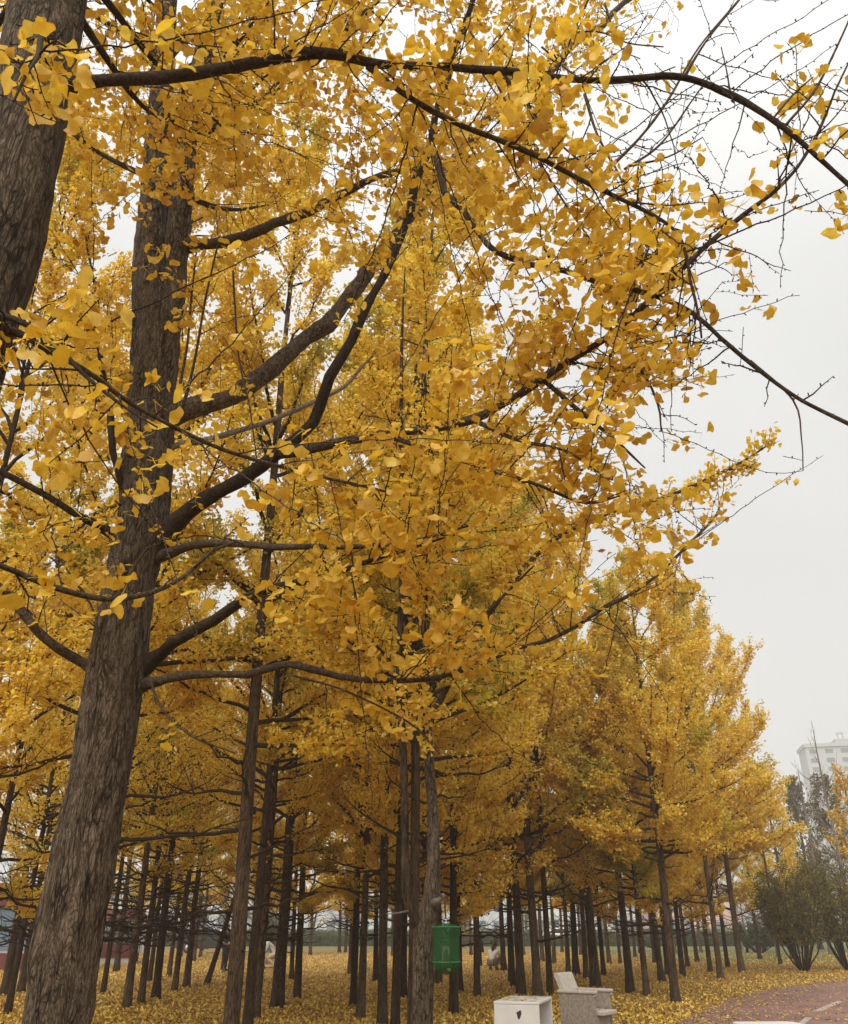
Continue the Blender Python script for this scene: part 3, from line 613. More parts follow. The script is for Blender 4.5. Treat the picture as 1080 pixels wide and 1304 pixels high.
# bare crossing shoots against the open sky
for pts in ([(600, 40, 3.4, 3.5), (650, 140, 3.4, 3), (700, 230, 3.4, 3), (770, 330, 3.4, 2)], [(640, 92, 2.8, 5), (700, 170, 2.9, 3.5), (750, 215, 2.9, 3), (790, 260, 2.9, 2)], [(780, 210, 3.3, 5), (820, 170, 3.3, 4), (855, 120, 3.3, 3.5), (890, 60, 3.3, 2.5), (940, 0, 3.3, 2)],
            [(795, 215, 3.3, 4), (840, 185, 3.3, 3), (880, 130, 3.3, 2.5), (905, 95, 3.3, 2)], [(800, 212, 3.3, 4), (850, 200, 3.3, 2.5), (895, 175, 3.3, 1.8)], [(872, 98, 2.8, 5), (885, 75, 2.8, 4), (905, 45, 2.8, 3), (942, 0, 2.8, 2)], [(700, 45, 3.6, 3), (760, 40, 3.6, 2.5), (800, 55, 3.6, 2.5), (845, 60, 3.6, 1.8)],
            [(690, 60, 3.6, 3), (740, 100, 3.6, 2.5), (800, 105, 3.6, 2), (860, 85, 3.6, 1.6)], [(745, 120, 3.4, 4.5), (760, 170, 3.4, 3.5), (785, 215, 3.3, 3), (800, 250, 3.3, 2)],
            [(1000, 160, 2.8, 4), (1040, 110, 2.8, 4), (1075, 40, 2.8, 3), (1090, 0, 2.8, 2)], [(930, 120, 2.8, 3), (925, 90, 2.8, 2), (918, 60, 2.8, 1.6)], [(985, 150, 2.8, 3), (1010, 120, 2.8, 2.5), (1035, 98, 2.8, 1.8)],
            [(770, 5, 3.4, 3), (790, 60, 3.4, 2), (815, 75, 3.4, 1.6)], [(955, 460, 3.3, 4), (1010, 510, 3.2, 3), (1020, 560, 3.2, 2), (1022, 600, 3.2, 1.5)]):
    B_.limb(pts, M_branch, s0=.1, spacing=.10, Lr=(.08, .3), wob=.006, k=6, bare=.55, leafy=.8)
for i in range(14):
    py = A_.r.uniform(-500, 60); q = at(62, py, 2.5); az = A_.r.uniform(R(-30), R(140)); L = A_.r.uniform(1.2, 2.4)
    d = np.array([math.cos(az)*.8, math.sin(az)*.8, A_.r.uniform(.25, .7)]); e = q+d*L; mid = q+d*L*.5-np.array([0, 0, .12])
    if dens(e) < .3: continue
    B_.limb3(np.array([[*q, .024], [*mid, .015], [*e, .003]]), M_branch_dark, s0=.2, spacing=.10)
A_.crown(gain=.74); B_.crown(gain=.66)

# ------------------------------------------------------------------ grove trees
def gen_tree(seed, H=12.0, r0=.14, cb=3.0, spread=2.3, nl=34, nclus=3600, per=4, lsz=(.065, .10), tmpl=LO, leaf=None, barkm=None, fine=False, lean=.085, topbare=0.0, low_bare=6, sub=(6, 11)):
    r = np.random.default_rng(seed)
    zz = np.linspace(-.15, H, 46)
    wob = np.stack([np.interp(zz, np.linspace(-1, H, 9), np.cumsum(r.normal(size=9))*lean*.35), np.interp(zz, np.linspace(-1, H, 9), np.cumsum(r.normal(size=9))*lean*.35)], -1)
    wob -= wob[1]
    P = np.c_[wob, zz]
    rad = r0*np.clip(1-zz/H, 0, 1)**.85*1.06+.004; rad = rad*(1+.4*np.exp(-np.clip(zz, 0, 9)/.15))*(1+.03*r.normal(size=len(zz)))
    at_ = Acc(); tube(at_, P, rad, 14 if fine else 10, cap=True)
    al = Acc(); segs = []; 
    ga = r.uniform(0, 6)
    hs = np.sort(np.concatenate([cb+(H*.97-cb)*r.random(nl)**1.15, r.uniform(cb*.45, cb, low_bare)]))
    for h in hs:
        ga += 2.4+r.normal()*.5; bare = h < cb
        u = max(0, (h-cb)/(H-cb)); L = spread*min(1, .62+2.2*u)*(1-u)**.72*r.uniform(.62, 1.3)+.35
        if bare: L = spread*r.uniform(.2, .75)
        el = R(np.interp(u, [0, .12, .5, 1], [4, 22, 46, 64])+r.normal()*9)
        p0 = np.array([np.interp(h, zz, P[:, 0]), np.interp(h, zz, P[:, 1]), h])
        n = 9; t = np.linspace(0, 1, n)
        el_t = el+R(34)*t*t
        d = np.stack([np.cos(el_t)*math.cos(ga), np.cos(el_t)*math.sin(ga), np.sin(el_t)], -1)
        W = p0+np.concatenate([[np.zeros(3)], np.cumsum(d[:-1], 0)])*L/(n-1)+np.concatenate([np.zeros((1, 3)), r.normal(size=(n-1, 3))*.025])
        lr = min(np.interp(h, zz, rad)*.42, .012+.011*L)
        tube(al, W, np.linspace(lr, .004, n), 5, cap=False)
        if not bare: segs.append((W[2:], L*.8, 1.0))
        for _ in range(r.integers(*sub) if not bare else 6):
            f = r.uniform(.2, .95)*(n-1); j = int(f); b = W[j]+(W[min(j+1, n-1)]-W[j])*(f-j)
            dd = norm(d[j]*r.uniform(.5, 1)+norm(np.cross(d[j], r.normal(size=3)))*r.uniform(.4, .9)+np.array([0, 0, .2]))
            sl2 = L*r.uniform(.14, .36)*(1.1-f/(n-1)*.4); q = np.linspace(0, 1, 5)[:, None]
            X = b+dd*sl2*q+np.array([0, 0, 1])*sl2*.18*q*q+r.normal(size=(5, 3))*.012*q
            tube(al, X, np.linspace(min(lr*.5, .008), .003, 5), 3, cap=False)
            if not bare: segs.append((X, sl2, 1.0))
    segs.append((P[-14:], 2.6, 1.0))
    wts = np.array([s[1] for s in segs]); wts /= wts.sum()
    a = Acc()
    if nclus:
        ch = r.choice(len(segs), nclus, p=wts)
        cp = np.empty((nclus, 3))
        for i, c in enumerate(ch):
            X = segs[c][0]; f = r.random()**.9*(len(X)-1); j = min(int(f), len(X)-2); cp[i] = X[j]+(X[j+1]-X[j])*(f-j)
        k = np.maximum(1, r.poisson(per, nclus)); idx = np.repeat(np.arange(nclus), k); n = len(idx)
        A, N = leaf_dirs(n, r, -.8, .6, .7)
        place_leaves(a, cp[idx]+r.normal(size=(n, 3))*.055, A, N, r.uniform(*lsz, n), tmpl, r)
    nm = lambda s: s
    res = dict(trunk=at_.mesh('trunk', barkm or M_bark), limbs=al.mesh('limbs', M_branch_dark if not topbare else M_twig_far), crown=a.mesh('crown', leaf or M_leaf, False) if nclus else None, r0=r0, H=H)
    return res

NEAR = [gen_tree(300+i, H=(16, 15.2, 16.6)[i], cb=3.6, spread=3.3, nl=52, nclus=10500, per=4, fine=True, sub=(8, 14), low_bare=9) for i in range(3)]
MID = [gen_tree(320+i, H=H, cb=cb, spread=sp, nl=42, nclus=6600, per=4, lsz=(.075, .115), tmpl=LO2, sub=(7, 12)) for i, (H, cb, sp) in enumerate(((12, 2.4, 2.7), (11.4, 2.1, 2.4), (13, 2.7, 3.0), (12, 2.2, 2.5), (11.6, 2.6, 2.8), (12.6, 2.3, 2.6)))]
DARK = [gen_tree(340+i, H=12.6, cb=3.2, spread=2.6, nl=50, nclus=5200, per=3, lsz=(.07, .105), tmpl=LO2, low_bare=26, sub=(12, 20)) for i in range(3)]
FARV = [gen_tree(360+i, H=11, cb=2.8, spread=2.3, nl=28, nclus=1500, per=4, lsz=(.11, .17), tmpl=LO2, sub=(3, 6)) for i in range(3)]
EDGEV = [gen_tree(380+i, H=12.2, cb=3.2, spread=3.3, nl=56, nclus=12000, per=4, lsz=(.075, .115), tmpl=LO2, sub=(8, 13)) for i in range(2)]

def plant(proto, loc, label, group='ginkgo trees of the grove', rz=0.0, sr=1.0, sz=1.0, tilt=(0, 0), name='ginkgo_tree', cat='tree'):
    o = empty(name, loc, label, cat, group, rz)
    o.rotation_euler = (tilt[0], tilt[1], rz)
    for part in ('trunk', 'limbs', 'crown'):
        if proto[part] is None: continue
        c = link(part, proto[part], o)
        if part == 'trunk': c.scale = (sr, sr, sz)
        else: c.scale = (sz, sz, sz)
    return o

GR = np.random.default_rng(5)
def grove(px, py, wpx, label, protos, D=None, sz=None, tilt=(0, 0)):
    loc = ground(px, py) if D is None else np.array([at(px, 1180, D)[0], D, 0])
    dia = .92*wpx*depth(np.array([loc[0], loc[1], 1.0]))/F
    pr = protos[GR.integers(len(protos))]
    sr = np.clip(dia/(2*pr['r0']*1.12), .42, 1.6)
    s = sz if sz else float(np.clip(.86+.28*(sr-.6), .82, 1.12))*GR.uniform(.95, 1.06)
    return plant(pr, tuple(loc), label, rz=0.0 if tilt[1] else GR.uniform(0, 6.28), sr=float(sr), sz=s, tilt=tilt)

T = grove
# near trunks whose feet fall below the picture
T(305, 1180, 24, 'straight grey-brown ginkgo trunk right of the big furrowed one, foot below the picture edge', NEAR, D=12.0, sz=1.02)
T(325, 1180, 14, 'darker ginkgo trunk tucked close behind the straight grey-brown one', NEAR, D=16.5)
T(92, 1180, 14, 'ginkgo standing hidden behind the big furrowed trunk, only its crown showing above', NEAR, D=11.0, sz=.95)
T(-138, 1180, 17, 'ginkgo slanting in at the left edge behind the nearest dark trunk', NEAR, D=9.5)
T(-20, 1180, 14, 'thin ginkgo at the far left edge in front of the red and blue kiosk', MID, D=14.0)
T(527, 1180, 17, 'dark upright ginkgo directly behind the forked trunk by the green net cage', NEAR, D=15.0, sz=1.12)
T(489, 1180, 14, 'ginkgo trunk second to the left of the forked one', NEAR, D=17.6)
T(505, 1180, 13, 'pale grey ginkgo trunk immediately left of the forked one', NEAR, D=16.9)
T(541, 1180, 10, 'ginkgo hidden directly behind the foot of the forked one, only its crown showing', NEAR, D=19.5, sz=1.12)
T(128, 1180, 11, 'slim dark ginkgo trunk half hidden behind the right side of the big furrowed trunk', DARK, D=17.5)
T(30, 1180, 10, 'leafy ginkgo left of the big furrowed trunk, its foot beside the kiosk', DARK, D=20)
for px, D in ((-330, 15), (-420, 11), (-230, 22)):
    T(px, 1180, 14, 'ginkgo just outside the left edge whose leaves fill the upper left', DARK, D=D)
L_ = [
 (5, 1268, 12, 'dark trunk at the left edge standing before the kiosk wall', DARK), (26, 1265, 11, 'second trunk from the left edge, before the blue and white kiosk wall', DARK),
 (131, 1266, 8, 'thin trunk right behind the slim dark one beside the big furrowed trunk', DARK), (148, 1237, 9, 'trunk in front of the red stall, left of the closed white parasol', DARK),
 (161, 1284, 12, 'front dark trunk of the left row, in front of the blue crate', DARK), (179, 1279, 10, 'slightly leaning trunk just in front of the closed white parasol', DARK),
 (190, 1250, 7, 'thin trunk to the right of the closed white parasol', DARK), (198, 1272, 12, 'thick leaning dark trunk right of the closed white parasol', DARK),
 (215, 1244, 7, 'thin back trunk between two dark trunks left of the parked dark car', DARK), (222, 1263, 9, 'dark trunk two places left of the parked dark car', DARK),
 (237, 1257, 10, 'dark trunk just left of the parked dark car', DARK), (246, 1224, 7, 'slender back trunk overlapping the tail of the parked dark car', DARK),
 (325, 1298, 13, 'slanting dark trunk left of the crouching person in beige', DARK), (353, 1283, 18, 'stout dark trunk touching the crouching person in beige', MID),
 (378, 1272, 11, 'dark trunk right of the stout one by the crouching person in beige', MID), (371, 1248, 7, 'thin trunk half hidden behind the pair right of the crouching person in beige', MID),
 (450, 1281, 11, 'left one of two touching dark trunks in the middle of the grove', MID), (459, 1298, 12, 'right and nearer one of two touching dark trunks in the middle of the grove', MID),
 (446, 1240, 8, 'back trunk behind the two touching dark trunks in the middle', MID), (478, 1250, 8, 'narrow trunk right of the two touching dark trunks', MID),
 (514, 1270, 10, 'trunk between the pale grey one and the forked one', MID), (525, 1240, 7, 'back trunk barely showing left of the forked one', MID),
 (558, 1252, 11, 'dark trunk behind the left side of the green net cage', MID), (578, 1291, 13, 'front trunk directly below the green net cage', MID),
 (587, 1263, 7, 'thin trunk just right of the green net cage', MID), (608, 1269, 10, 'wavy dark trunk hiding half of the standing person in black', MID),
 (642, 1236, 8, 'trunk right of the crouching person in white', MID), (650, 1251, 6, 'thin trunk second to the right of the crouching person in white', MID),
 (654, 1256, 8, 'trunk third to the right of the crouching person in white', MID), (664, 1269, 13, 'thick trunk behind the left end of the white table', MID),
 (685, 1270, 13, 'thick trunk behind the middle of the white table', MID), (701, 1267, 9, 'trunk behind the right end of the white table', MID),
 (691, 1224, 6, 'thin far trunk seen above the white table', FARV), (706, 1227, 6, 'thin far trunk left of the stone armchair, before the hedge', FARV),
 (724, 1242, 7, 'slim trunk left of and behind the backrest of the stone armchair', MID), (734, 1241, 10, 'dark trunk rising behind the backrest of the stone armchair', MID),
 (747, 1246, 8, 'dark trunk close behind the right corner of the armchair backrest', MID), (759, 1258, 14, 'thick pale trunk rising right behind the stone armchair', MID),
 (769, 1242, 7, 'slim trunk right of the thick pale one behind the armchair', MID), (776, 1227, 6, 'far thin trunk above the far arm of the stone armchair', FARV),
 (790, 1227, 5, 'very thin far trunk left of the sturdy right-hand trunks', FARV), (803, 1266, 12, 'sturdy trunk first to the right of the stone armchair', MID),
 (809, 1219, 5, 'far trunk just behind the sturdy one right of the armchair', FARV), (824, 1269, 9, 'slim dark leaning trunk second to the right of the stone armchair', MID),
 (834, 1226, 6, 'far trunk right of the slim leaning one', FARV), (843, 1251, 10, 'brown trunk left of the darkest trunk beside the red path', MID),
 (850, 1242, 6, 'thin trunk hidden behind the left side of the darkest trunk', MID), (861, 1277, 13, 'darkest trunk nearest the red path, with full yellow crown', EDGEV),
 (870, 1243, 8, 'trunk just right of the darkest trunk near the red path', MID), (876, 1232, 6, 'thin trunk two places right of the darkest trunk near the red path', MID),
 (888, 1225, 6, 'far thin trunk before the pink wall', FARV), (905, 1238, 7, 'slim trunk left of the leaning edge trunk by the red path', MID),
 (918, 1246, 9, 'edge trunk leaning left, beside the curve of the red path', EDGEV), (927, 1232, 6, 'thin trunk between the two edge trunks by the path curve', MID),
 (945, 1238, 9, 'last full-crowned edge trunk before the lamp post', EDGEV), (968, 1222, 6, 'grey trunk between the lamp post and the round dark bush', FARV),
 (994, 1228, 5, 'short stubby trunk right of the round dark bush', FARV),
]
SZ = {861: .93, 918: 1.2, 945: 1.3, 843: .95, 824: .98, 685: 1.28, 664: 1.2, 701: 1.24, 759: 1.16}
for px, py, wp, lab, pr in L_: T(px, py, wp, lab, pr, sz=SZ.get(px))
# far thin ones nothing tells apart
for px, py in ((395, 1216), (432, 1213), (440, 1213), (500, 1217), (547, 1215), (575, 1214), (600, 1216), (667, 1216), (716, 1213), (740, 1216), (815, 1214), (860, 1214), (893, 1213), (285, 1216), (205, 1222), (255, 1219), (173, 1225), (230, 1218), (110, 1222), (60, 1219), (330, 1214), (355, 1217)):
    T(px, py, 4.6, 'thin hazy trunk far back in the grove, near the hedge', FARV)
# leaning pole-like thin trunk
T(263, 1254, 8, 'thin trunk leaning hard to the right beside the standing person in a dark coat', DARK, tilt=(0, R(14)), sz=.8)
T(395, 1203, 4, 'faint thin trunk leaning right before the hedge', FARV, tilt=(0, R(10)), sz=.5)

# --- forked tree
DF = 10.0
baseF = np.array([at(536, 1304, DF)[0]-.0, DF, 0])
F_ = Hero(baseF, 'ginkgo forking low into curved grey stem and rough stem, beside the green net cage', 13)
hero_trunk(F_, [[baseF[0]-.04, DF, -.1, .15], [baseF[0]-.02, DF, .3, .14], tr(537, 1304, DF, 29), tr(539, 1240, DF, 28), tr(541, 1185, DF, 28), tr(549, 1140, DF, 22), tr(552, 1090, DF, 17), tr(550, 1020, DF, 14), tr(546, 960, DF, 12.5), tr(543, 880, DF, 11), tr(541, 760, DF+.1, 10), tr(538, 640, DF+.1, 8), tr(540, 480, DF+.2, 6), tr(548, 330, DF+.2, 4), tr(556, 210, DF+.2, 1.5)], 200, k=40, amp=.005)
hero_trunk(F_, [tr(541, 1195, DF, 14), tr(533, 1175, DF-.03, 13), tr(523, 1158, DF-.05, 12), tr(517, 1130, DF-.08, 11), tr(516, 1080, DF-.1, 10.5), tr(515, 1000, DF-.15, 10), tr(512, 930, DF-.2, 9.5), tr(508, 890, DF-.2, 9), tr(510, 800, DF-.3, 8), tr(512, 700, DF-.3, 7), tr(511, 560, DF-.4, 5), tr(512, 430, DF-.4, 3.5), tr(516, 340, DF-.4, 1.5)], 220, k=28, amp=.003, flare=0, name='stem', m=M_bark)
a = Acc(); tube(a, np.array([at(553, 1150, DF-.11), at(560, 1146, DF-.2), at(566, 1139, DF-.22)]), np.array([.05, .03, .022]), 8)
link('broken_stub', a.mesh('broken_stub', M_branch_pale, True, baseF), F_.root)
HK = at(568, 1170, DF-.35)
a = Acc(); tube(a, np.array([at(555, 1135, DF-.12), at(561, 1139, DF-.26), at(566, 1146, DF-.34), HK, HK+np.array([.07, -.01, .02])]), np.array([.02, .013, .010, .008, .004]), 7)
link('limb', a.mesh('limb', M_branch, True, baseF), F_.root)
a = Acc(); tube(a, np.array([at(520, 1160, DF-.15), at(505, 1163, DF-.25), at(492, 1164, DF-.3)]), np.array([.012, .008, .005]), 6); link('limb', a.mesh('limb', M_branch_pale, True, baseF), F_.root)
# long bough reaching out over the path at the right
def leafy_branch(h, P3, per, seed, m=M_branch, spacing=.12, Lr=(.2, .7), cl=.035, k=7):
    r = np.random.default_rng(seed); Q = spline(P3, .08); a = Acc(); tube(a, Q[:, :3], np.maximum(Q[:, 3], .003), k)
    pts = []
    n = len(Q)
    for i in range(int(n*.25), n):
        for _ in range(2 if r.random() < .6 else 1):
            T_ = norm(Q[i, :3]-Q[i-1, :3]); d = norm(T_*r.uniform(.4, 1)+norm(np.cross(T_, r.normal(size=3)))*.8+np.array([0, 0, .15])); l = r.uniform(*Lr)*(1.15-.7*i/n)
            t = np.linspace(0, 1, 5)[:, None]; X = Q[i, :3]+d*l*t+r.normal(size=(5, 3))*.01*t; tube(a, X, np.linspace(.005, .002, 5), 4, cap=False)
            for f in np.arange(.15, 1, cl/l): pts.append(Q[i, :3]+d*l*f)
    link('limb', a.mesh('limb', m, True, h.base), h.root)
    return pts
pts = leafy_branch(F_, np.array([tr(546, 920, DF, 9), tr(610, 800, DF-.3, 8), tr(690, 700, DF-.7, 7), tr(770, 655, DF-1, 6), tr(850, 632, DF-1.2, 5), tr(910, 606, DF-1.4, 4), tr(950, 585, DF-1.5, 3), tr(979, 566, DF-1.6, 2)]), 4, 41, Lr=(.16, .50), cl=.026)
for i in range(64):
    r = F_.r; st = r.random(); q = at(541+8*st, 980-740*st, DF+.1); az = r.uniform(0, 2*math.pi); L = r.uniform(1.2, 2.9)*(1-.45*st); d = np.array([math.cos(az)*.85, math.sin(az)*.85, r.uniform(.35, .8)])
    e = q+d*L; pts += leafy_branch(F_, np.array([[*q, .028*(1-.8*st)], [*(q+d*L*.5-np.array([0, 0, .1])), .015*(1-.7*st)], [*e, .004]]), 4, 500+i, Lr=(.2, .65), m=M_branch_dark)
r = F_.r; pts = np.array(pts); idx = np.repeat(np.arange(len(pts)), r.integers(2, 5, len(pts))); n = len(idx)
A, N = leaf_dirs(n, r, -.85, .5, .7); a = Acc(); place_leaves(a, pts[idx]+r.normal(size=(n, 3))*.015, A, N, r.uniform(.055, .10, n), LO, r)
link('crown', a.mesh('crown', M_leaf, False, baseF), F_.root); print('forked crown', n)

# ------------------------------------------------------------------ green net cage
M_net, nt, nd, ln, b = mat('green_netting')
tcn = nd.new('ShaderNodeTexCoord'); n1 = nd.new('ShaderNodeTexNoise'); n1.inputs['Scale'].default_value = 9; ln.new(tcn.outputs['Object'], n1.inputs['Vector'])
r1 = ramp(nd, [(.3, (.010, .085, .022)), (.7, (.018, .14, .035))]); ln.new(n1.outputs['Fac'], r1.inputs['Fac']); ln.new(r1.outputs['Color'], b.inputs['Base Color']); b.inputs['Roughness'].default_value = .7
tp = nd.new('ShaderNodeBsdfTransparent'); tl = nd.new('ShaderNodeBsdfTranslucent'); ln.new(r1.outputs['Color'], tl.inputs['Color'])
mA = nd.new('ShaderNodeMixShader'); mA.inputs[0].default_value = .4; ln.new(b.outputs[0], mA.inputs[1]); ln.new(tl.outputs[0], mA.inputs[2])
mB = nd.new('ShaderNodeMixShader'); mB.inputs[0].default_value = .40; ln.new(mA.outputs[0], mB.inputs[1]); ln.new(tp.outputs[0], mB.inputs[2]); ln.new(mB.outputs[0], nd['Material Output'].inputs['Surface'])
M_green = simple('green_trim', (.015, .20, .05), .6); M_steel = simple('pale_wire', (.6, .6, .58), .4); M_bait = simple('yellow_bait', (.55, .5, .12), .6)
cb_ = HK.copy(); top = cb_[2]-.075
cage = empty('fly_trap', (cb_[0], cb_[1], top), 'green cylindrical net cage hanging from the forked trunk', 'net cage')
Rr = .14; Hh = .40
a = Acc(); th = np.linspace(0, 2*math.pi, 29)[:-1]
prof = [(.015, .035), (.07, .02), (.125, .006), (Rr, 0)]
for i in range(10): prof.append((Rr*(1-.05*math.sin(math.pi*i/9)), -.02-(Hh-.1)*i/9))
prof += [(Rr*.96, -Hh+.06), (.11, -Hh+.015), (.06, -Hh-.02), (.01, -Hh-.03)]
V = np.array([[q*math.cos(t)*(1+.045*math.sin(7*t+z*6)*(-z > .03)), q*math.sin(t)*(1+.045*math.sin(7*t+z*6)*(-z > .03)), z] for q, z in prof for t in th]); k = len(th)
i = np.arange(len(prof)-1)[:, None]*k; j = np.arange(k)[None]; Q = np.stack([i+j, i+k+j, i+k+(j+1) % k, i+(j+1) % k], -1).reshape(-1, 4); a.add(V, None, Q)
link('net', a.mesh('net', M_net), cage)
for z in (0, -Hh+.085):
    a = Acc(); tube(a, np.array([[Rr*math.cos(t), Rr*math.sin(t), z] for t in np.linspace(0, 2*math.pi, 33)]), .0055, 6, cap=False); link('hoop', a.mesh('hoop', M_green), cage)
a = Acc(); tube(a, np.array([[0, 0, .03], [0, 0, .055], [.006, 0, .07], [.004, 0, .078]]), .004, 6); tube(a, np.array([[0, 0, .022], [0, 0, .045]]), .012, 8); link('hook', a.mesh('hook', M_steel), cage)
a = Acc(); tube(a, np.array([[0, 0, -.40], [0, 0, -.28], [0, 0, -.2]]), np.array([.045, .03, .008]), 12); link('bait_cone', a.mesh('bait_cone', M_net), cage)
a = Acc(); tube(a, np.array([[.02, -.02, -.40], [.02, -.02, -.37]]), np.array([.025, .025]), 10); link('bait_cup', a.mesh('bait_cup', M_bait), cage)

# ------------------------------------------------------------------ white table, stone armchair, second white table
M_white = simple('white_panel', (.66, .655, .63), .55, .05, 5, .05)
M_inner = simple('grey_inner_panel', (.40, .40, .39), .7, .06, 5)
M_emblem = simple('dark_brown_mark', (.035, .018, .012), .6)
M_stone = simple('weathered_stone', (.27, .235, .195), .9, .30, 26, .35)
M_stone_light = simple('pale_stone', (.47, .43, .37), .9, .18, 18, .25)
DT = 13.4
pt = at(672, 1275.5, DT)
tH = pt[2]
Mz = lambda rz: Matrix.Rotation(rz, 4, 'Z')
tb = empty('side_table', (pt[0]+.0, DT+.52, 0), 'white box-shaped side table with open right side and printed top', 'table', rz=R(-17))
w2, d2 = .315, .54
def bx(name, lo, hi, m, parent, bv=.008):
    a = Acc(); box(a, lo, hi); o = link(name, a.mesh(name, m, False), parent); bevel(o, bv); return o
bx('top', (-w2, -d2, tH-.035), (w2, d2, tH), M_white, tb)
bx('front_panel', (-w2, -d2+.003, 0), (w2-.003, -d2+.035, tH-.036), M_white, tb)
bx('back_panel', (-w2, d2-.035, 0), (w2-.003, d2-.003, tH-.036), M_white, tb)
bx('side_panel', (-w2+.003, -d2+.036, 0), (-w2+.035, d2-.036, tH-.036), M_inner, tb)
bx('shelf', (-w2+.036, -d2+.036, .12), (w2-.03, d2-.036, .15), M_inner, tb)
# dark leaf-shaped mark on the front
a = Acc(); prism(a, [(-.035, .03), (-.012, .042), (.008, .052), (.032, .06), (.036, .02), (.022, -.018), (.0, -.055), (-.018, -.035), (-.022, -.005)], -d2-.0015, -d2+.004, axis=1)
v = a.v[0]; v[:, 2] += tH-.16; v[:, 0] += .03; link('leaf_mark', a.mesh('leaf_mark', M_emblem, False), tb)
# coloured tiles printed in the top
cols = [simple('print_ochre', (.50, .42, .22), .5), simple('print_blue', (.34, .40, .46), .5), simple('print_grey', (.44, .43, .40), .5), simple('print_cream', (.62, .57, .45), .5)]
r = np.random.default_rng(9); a = Acc()
for ix in range(6):
    for iy in range(6):
        if r.random() < .30: continue
        x, y = -w2+.05+ix*.087, -d2+.06+iy*.16; box(a, (x, y, tH), (x+.083, y+.154, tH+.0015), m=int(r.integers(4)))
link('printed_top', a.mesh('printed_top', cols, False), tb)

DC = 15.2
pc = at(738, 1265, DC); aH = pc[2]
ch = empty('armchair', (pc[0]+.13, DC+.25, 0), 'weathered grey stone armchair with tilted pale backrest, right of the white table', 'armchair', rz=R(55)); ch.scale = (.80, .82, 1)
# local frame: sitter faces -Y... near arm is at -X side after rotation
hw = .37
def arm(sx):
    a = Acc(); prof = [(-.36, 0), (.36, 0), (.36, aH-.05), (.385, aH-.015), (.37, aH), (-.37, aH), (-.40, aH-.02), (-.395, aH-.045), (-.36, aH-.06)]
    x0, x1 = (sx*hw-.045, sx*hw+.045); prism(a, prof, x0, x1, axis=0); o = link('armrest', a.mesh('armrest', M_stone, False), ch); bevel(o, .014, 3)
    b_ = Acc(); box(b_, (sx*hw-.075, -.40, aH+.001), (sx*hw+.075, .385, aH+.045)); o2 = link('armrest_cap', b_.mesh('armrest_cap', M_stone_light, False), o); bevel(o2, .018, 3)
arm(-1); arm(1)
a = Acc(); box(a, (-.31, -.50, .37), (.31, .30, .43)); o = link('seat', a.mesh('seat', M_stone_light, False), ch); bevel(o, .015, 3)
a = Acc(); box(a, (-.29, -.36, 0), (.29, -.29, .368)); o = link('front_panel', a.mesh('front_panel', M_stone, False), ch); bevel(o, .01)
a = Acc(); bh = aH+.27
prism(a, [(.16, .44), (.25, .44), (.50, bh-.03), (.49, bh), (.415, bh), (.395, bh-.02)], -.318, .318, axis=0); o = link('backrest', a.mesh('backrest', M_stone_light, False), ch); bevel(o, .02, 3)

r = np.random.default_rng(31); a = Acc()
def lying(o, x0, x1, y0, y1, z, n):
    M_ = o.matrix_basis; q = np.array([M_ @ Vector((r.uniform(x0, x1), r.uniform(y0, y1), z+.006)) for _ in range(n)]); az = r.uniform(0, 6.28, n)
    place_leaves(a, q, np.stack([np.cos(az), np.sin(az), np.full(n, .05)], -1), np.array([0, 0, 1.])+r.normal(size=(n, 3))*.12, r.uniform(.06, .085, n), LO2, r)
lying(tb, -.26, .26, -.45, .45, tH+.002, 11); lying(ch, -.28, .28, -.45, .1, .43, 7); lying(ch, -.44, -.33, -.3, .3, aH+.046, 2)
tag(link('fallen_leaves', a.mesh('fallen_leaves', M_litter, False)), 'few fallen leaves lying on the white table and stone armchair', 'fallen leaves', kind='stuff')
p2 = at(971, 1300.6, 12.27)
tb2 = empty('side_table', (p2[0], 11.6+.33, 0), 'white round-cornered table, only its top edge showing at the bottom edge beside the red path', 'table', rz=R(4))
a = Acc(); pf = []
for cx, cy, a0 in ((.29, .24, 0), (-.29, .24, 90), (-.29, -.24, 180), (.29, -.24, 270)):
    for q in range(7): t = R(a0+15*q); pf.append((cx+.10*math.cos(t), cy+.10*math.sin(t)))
prism(a, pf, p2[2]-.05, p2[2], axis=2); o = link('top', a.mesh('top', M_white, False), tb2); bevel(o, .01)
a = Acc(); prism(a, [(x*.9, y*.9) for x, y in pf], 0, p2[2]-.052, axis=2); o = link('base', a.mesh('base', M_white, False), tb2)

# ------------------------------------------------------------------ people
M_skin = simple('skin', (.52, .33, .24), .6, .05); M_hair = simple('black_hair', (.012, .010, .009), .5); M_coat_d = simple('dark_coat', (.018, .015, .015), .85); M_white_cl = simple('white_jacket', (.62, .60, .55), .8, .08)
M_beige = simple('beige_clothing', (.42, .32, .22), .85, .1); M_brown_cl = simple('brown_top', (.022, .014, .012), .85); M_trous = simple('dark_trousers', (.014, .014, .016), .85); M_grey_tr = simple('grey_trousers', (.16, .14, .11), .85); M_shoe = simple('dark_shoe', (.02, .02, .02), .6); M_eye = simple('dark_eye', (.02, .015, .01), .3); M_lip = simple('lip', (.38, .14, .12), .5)

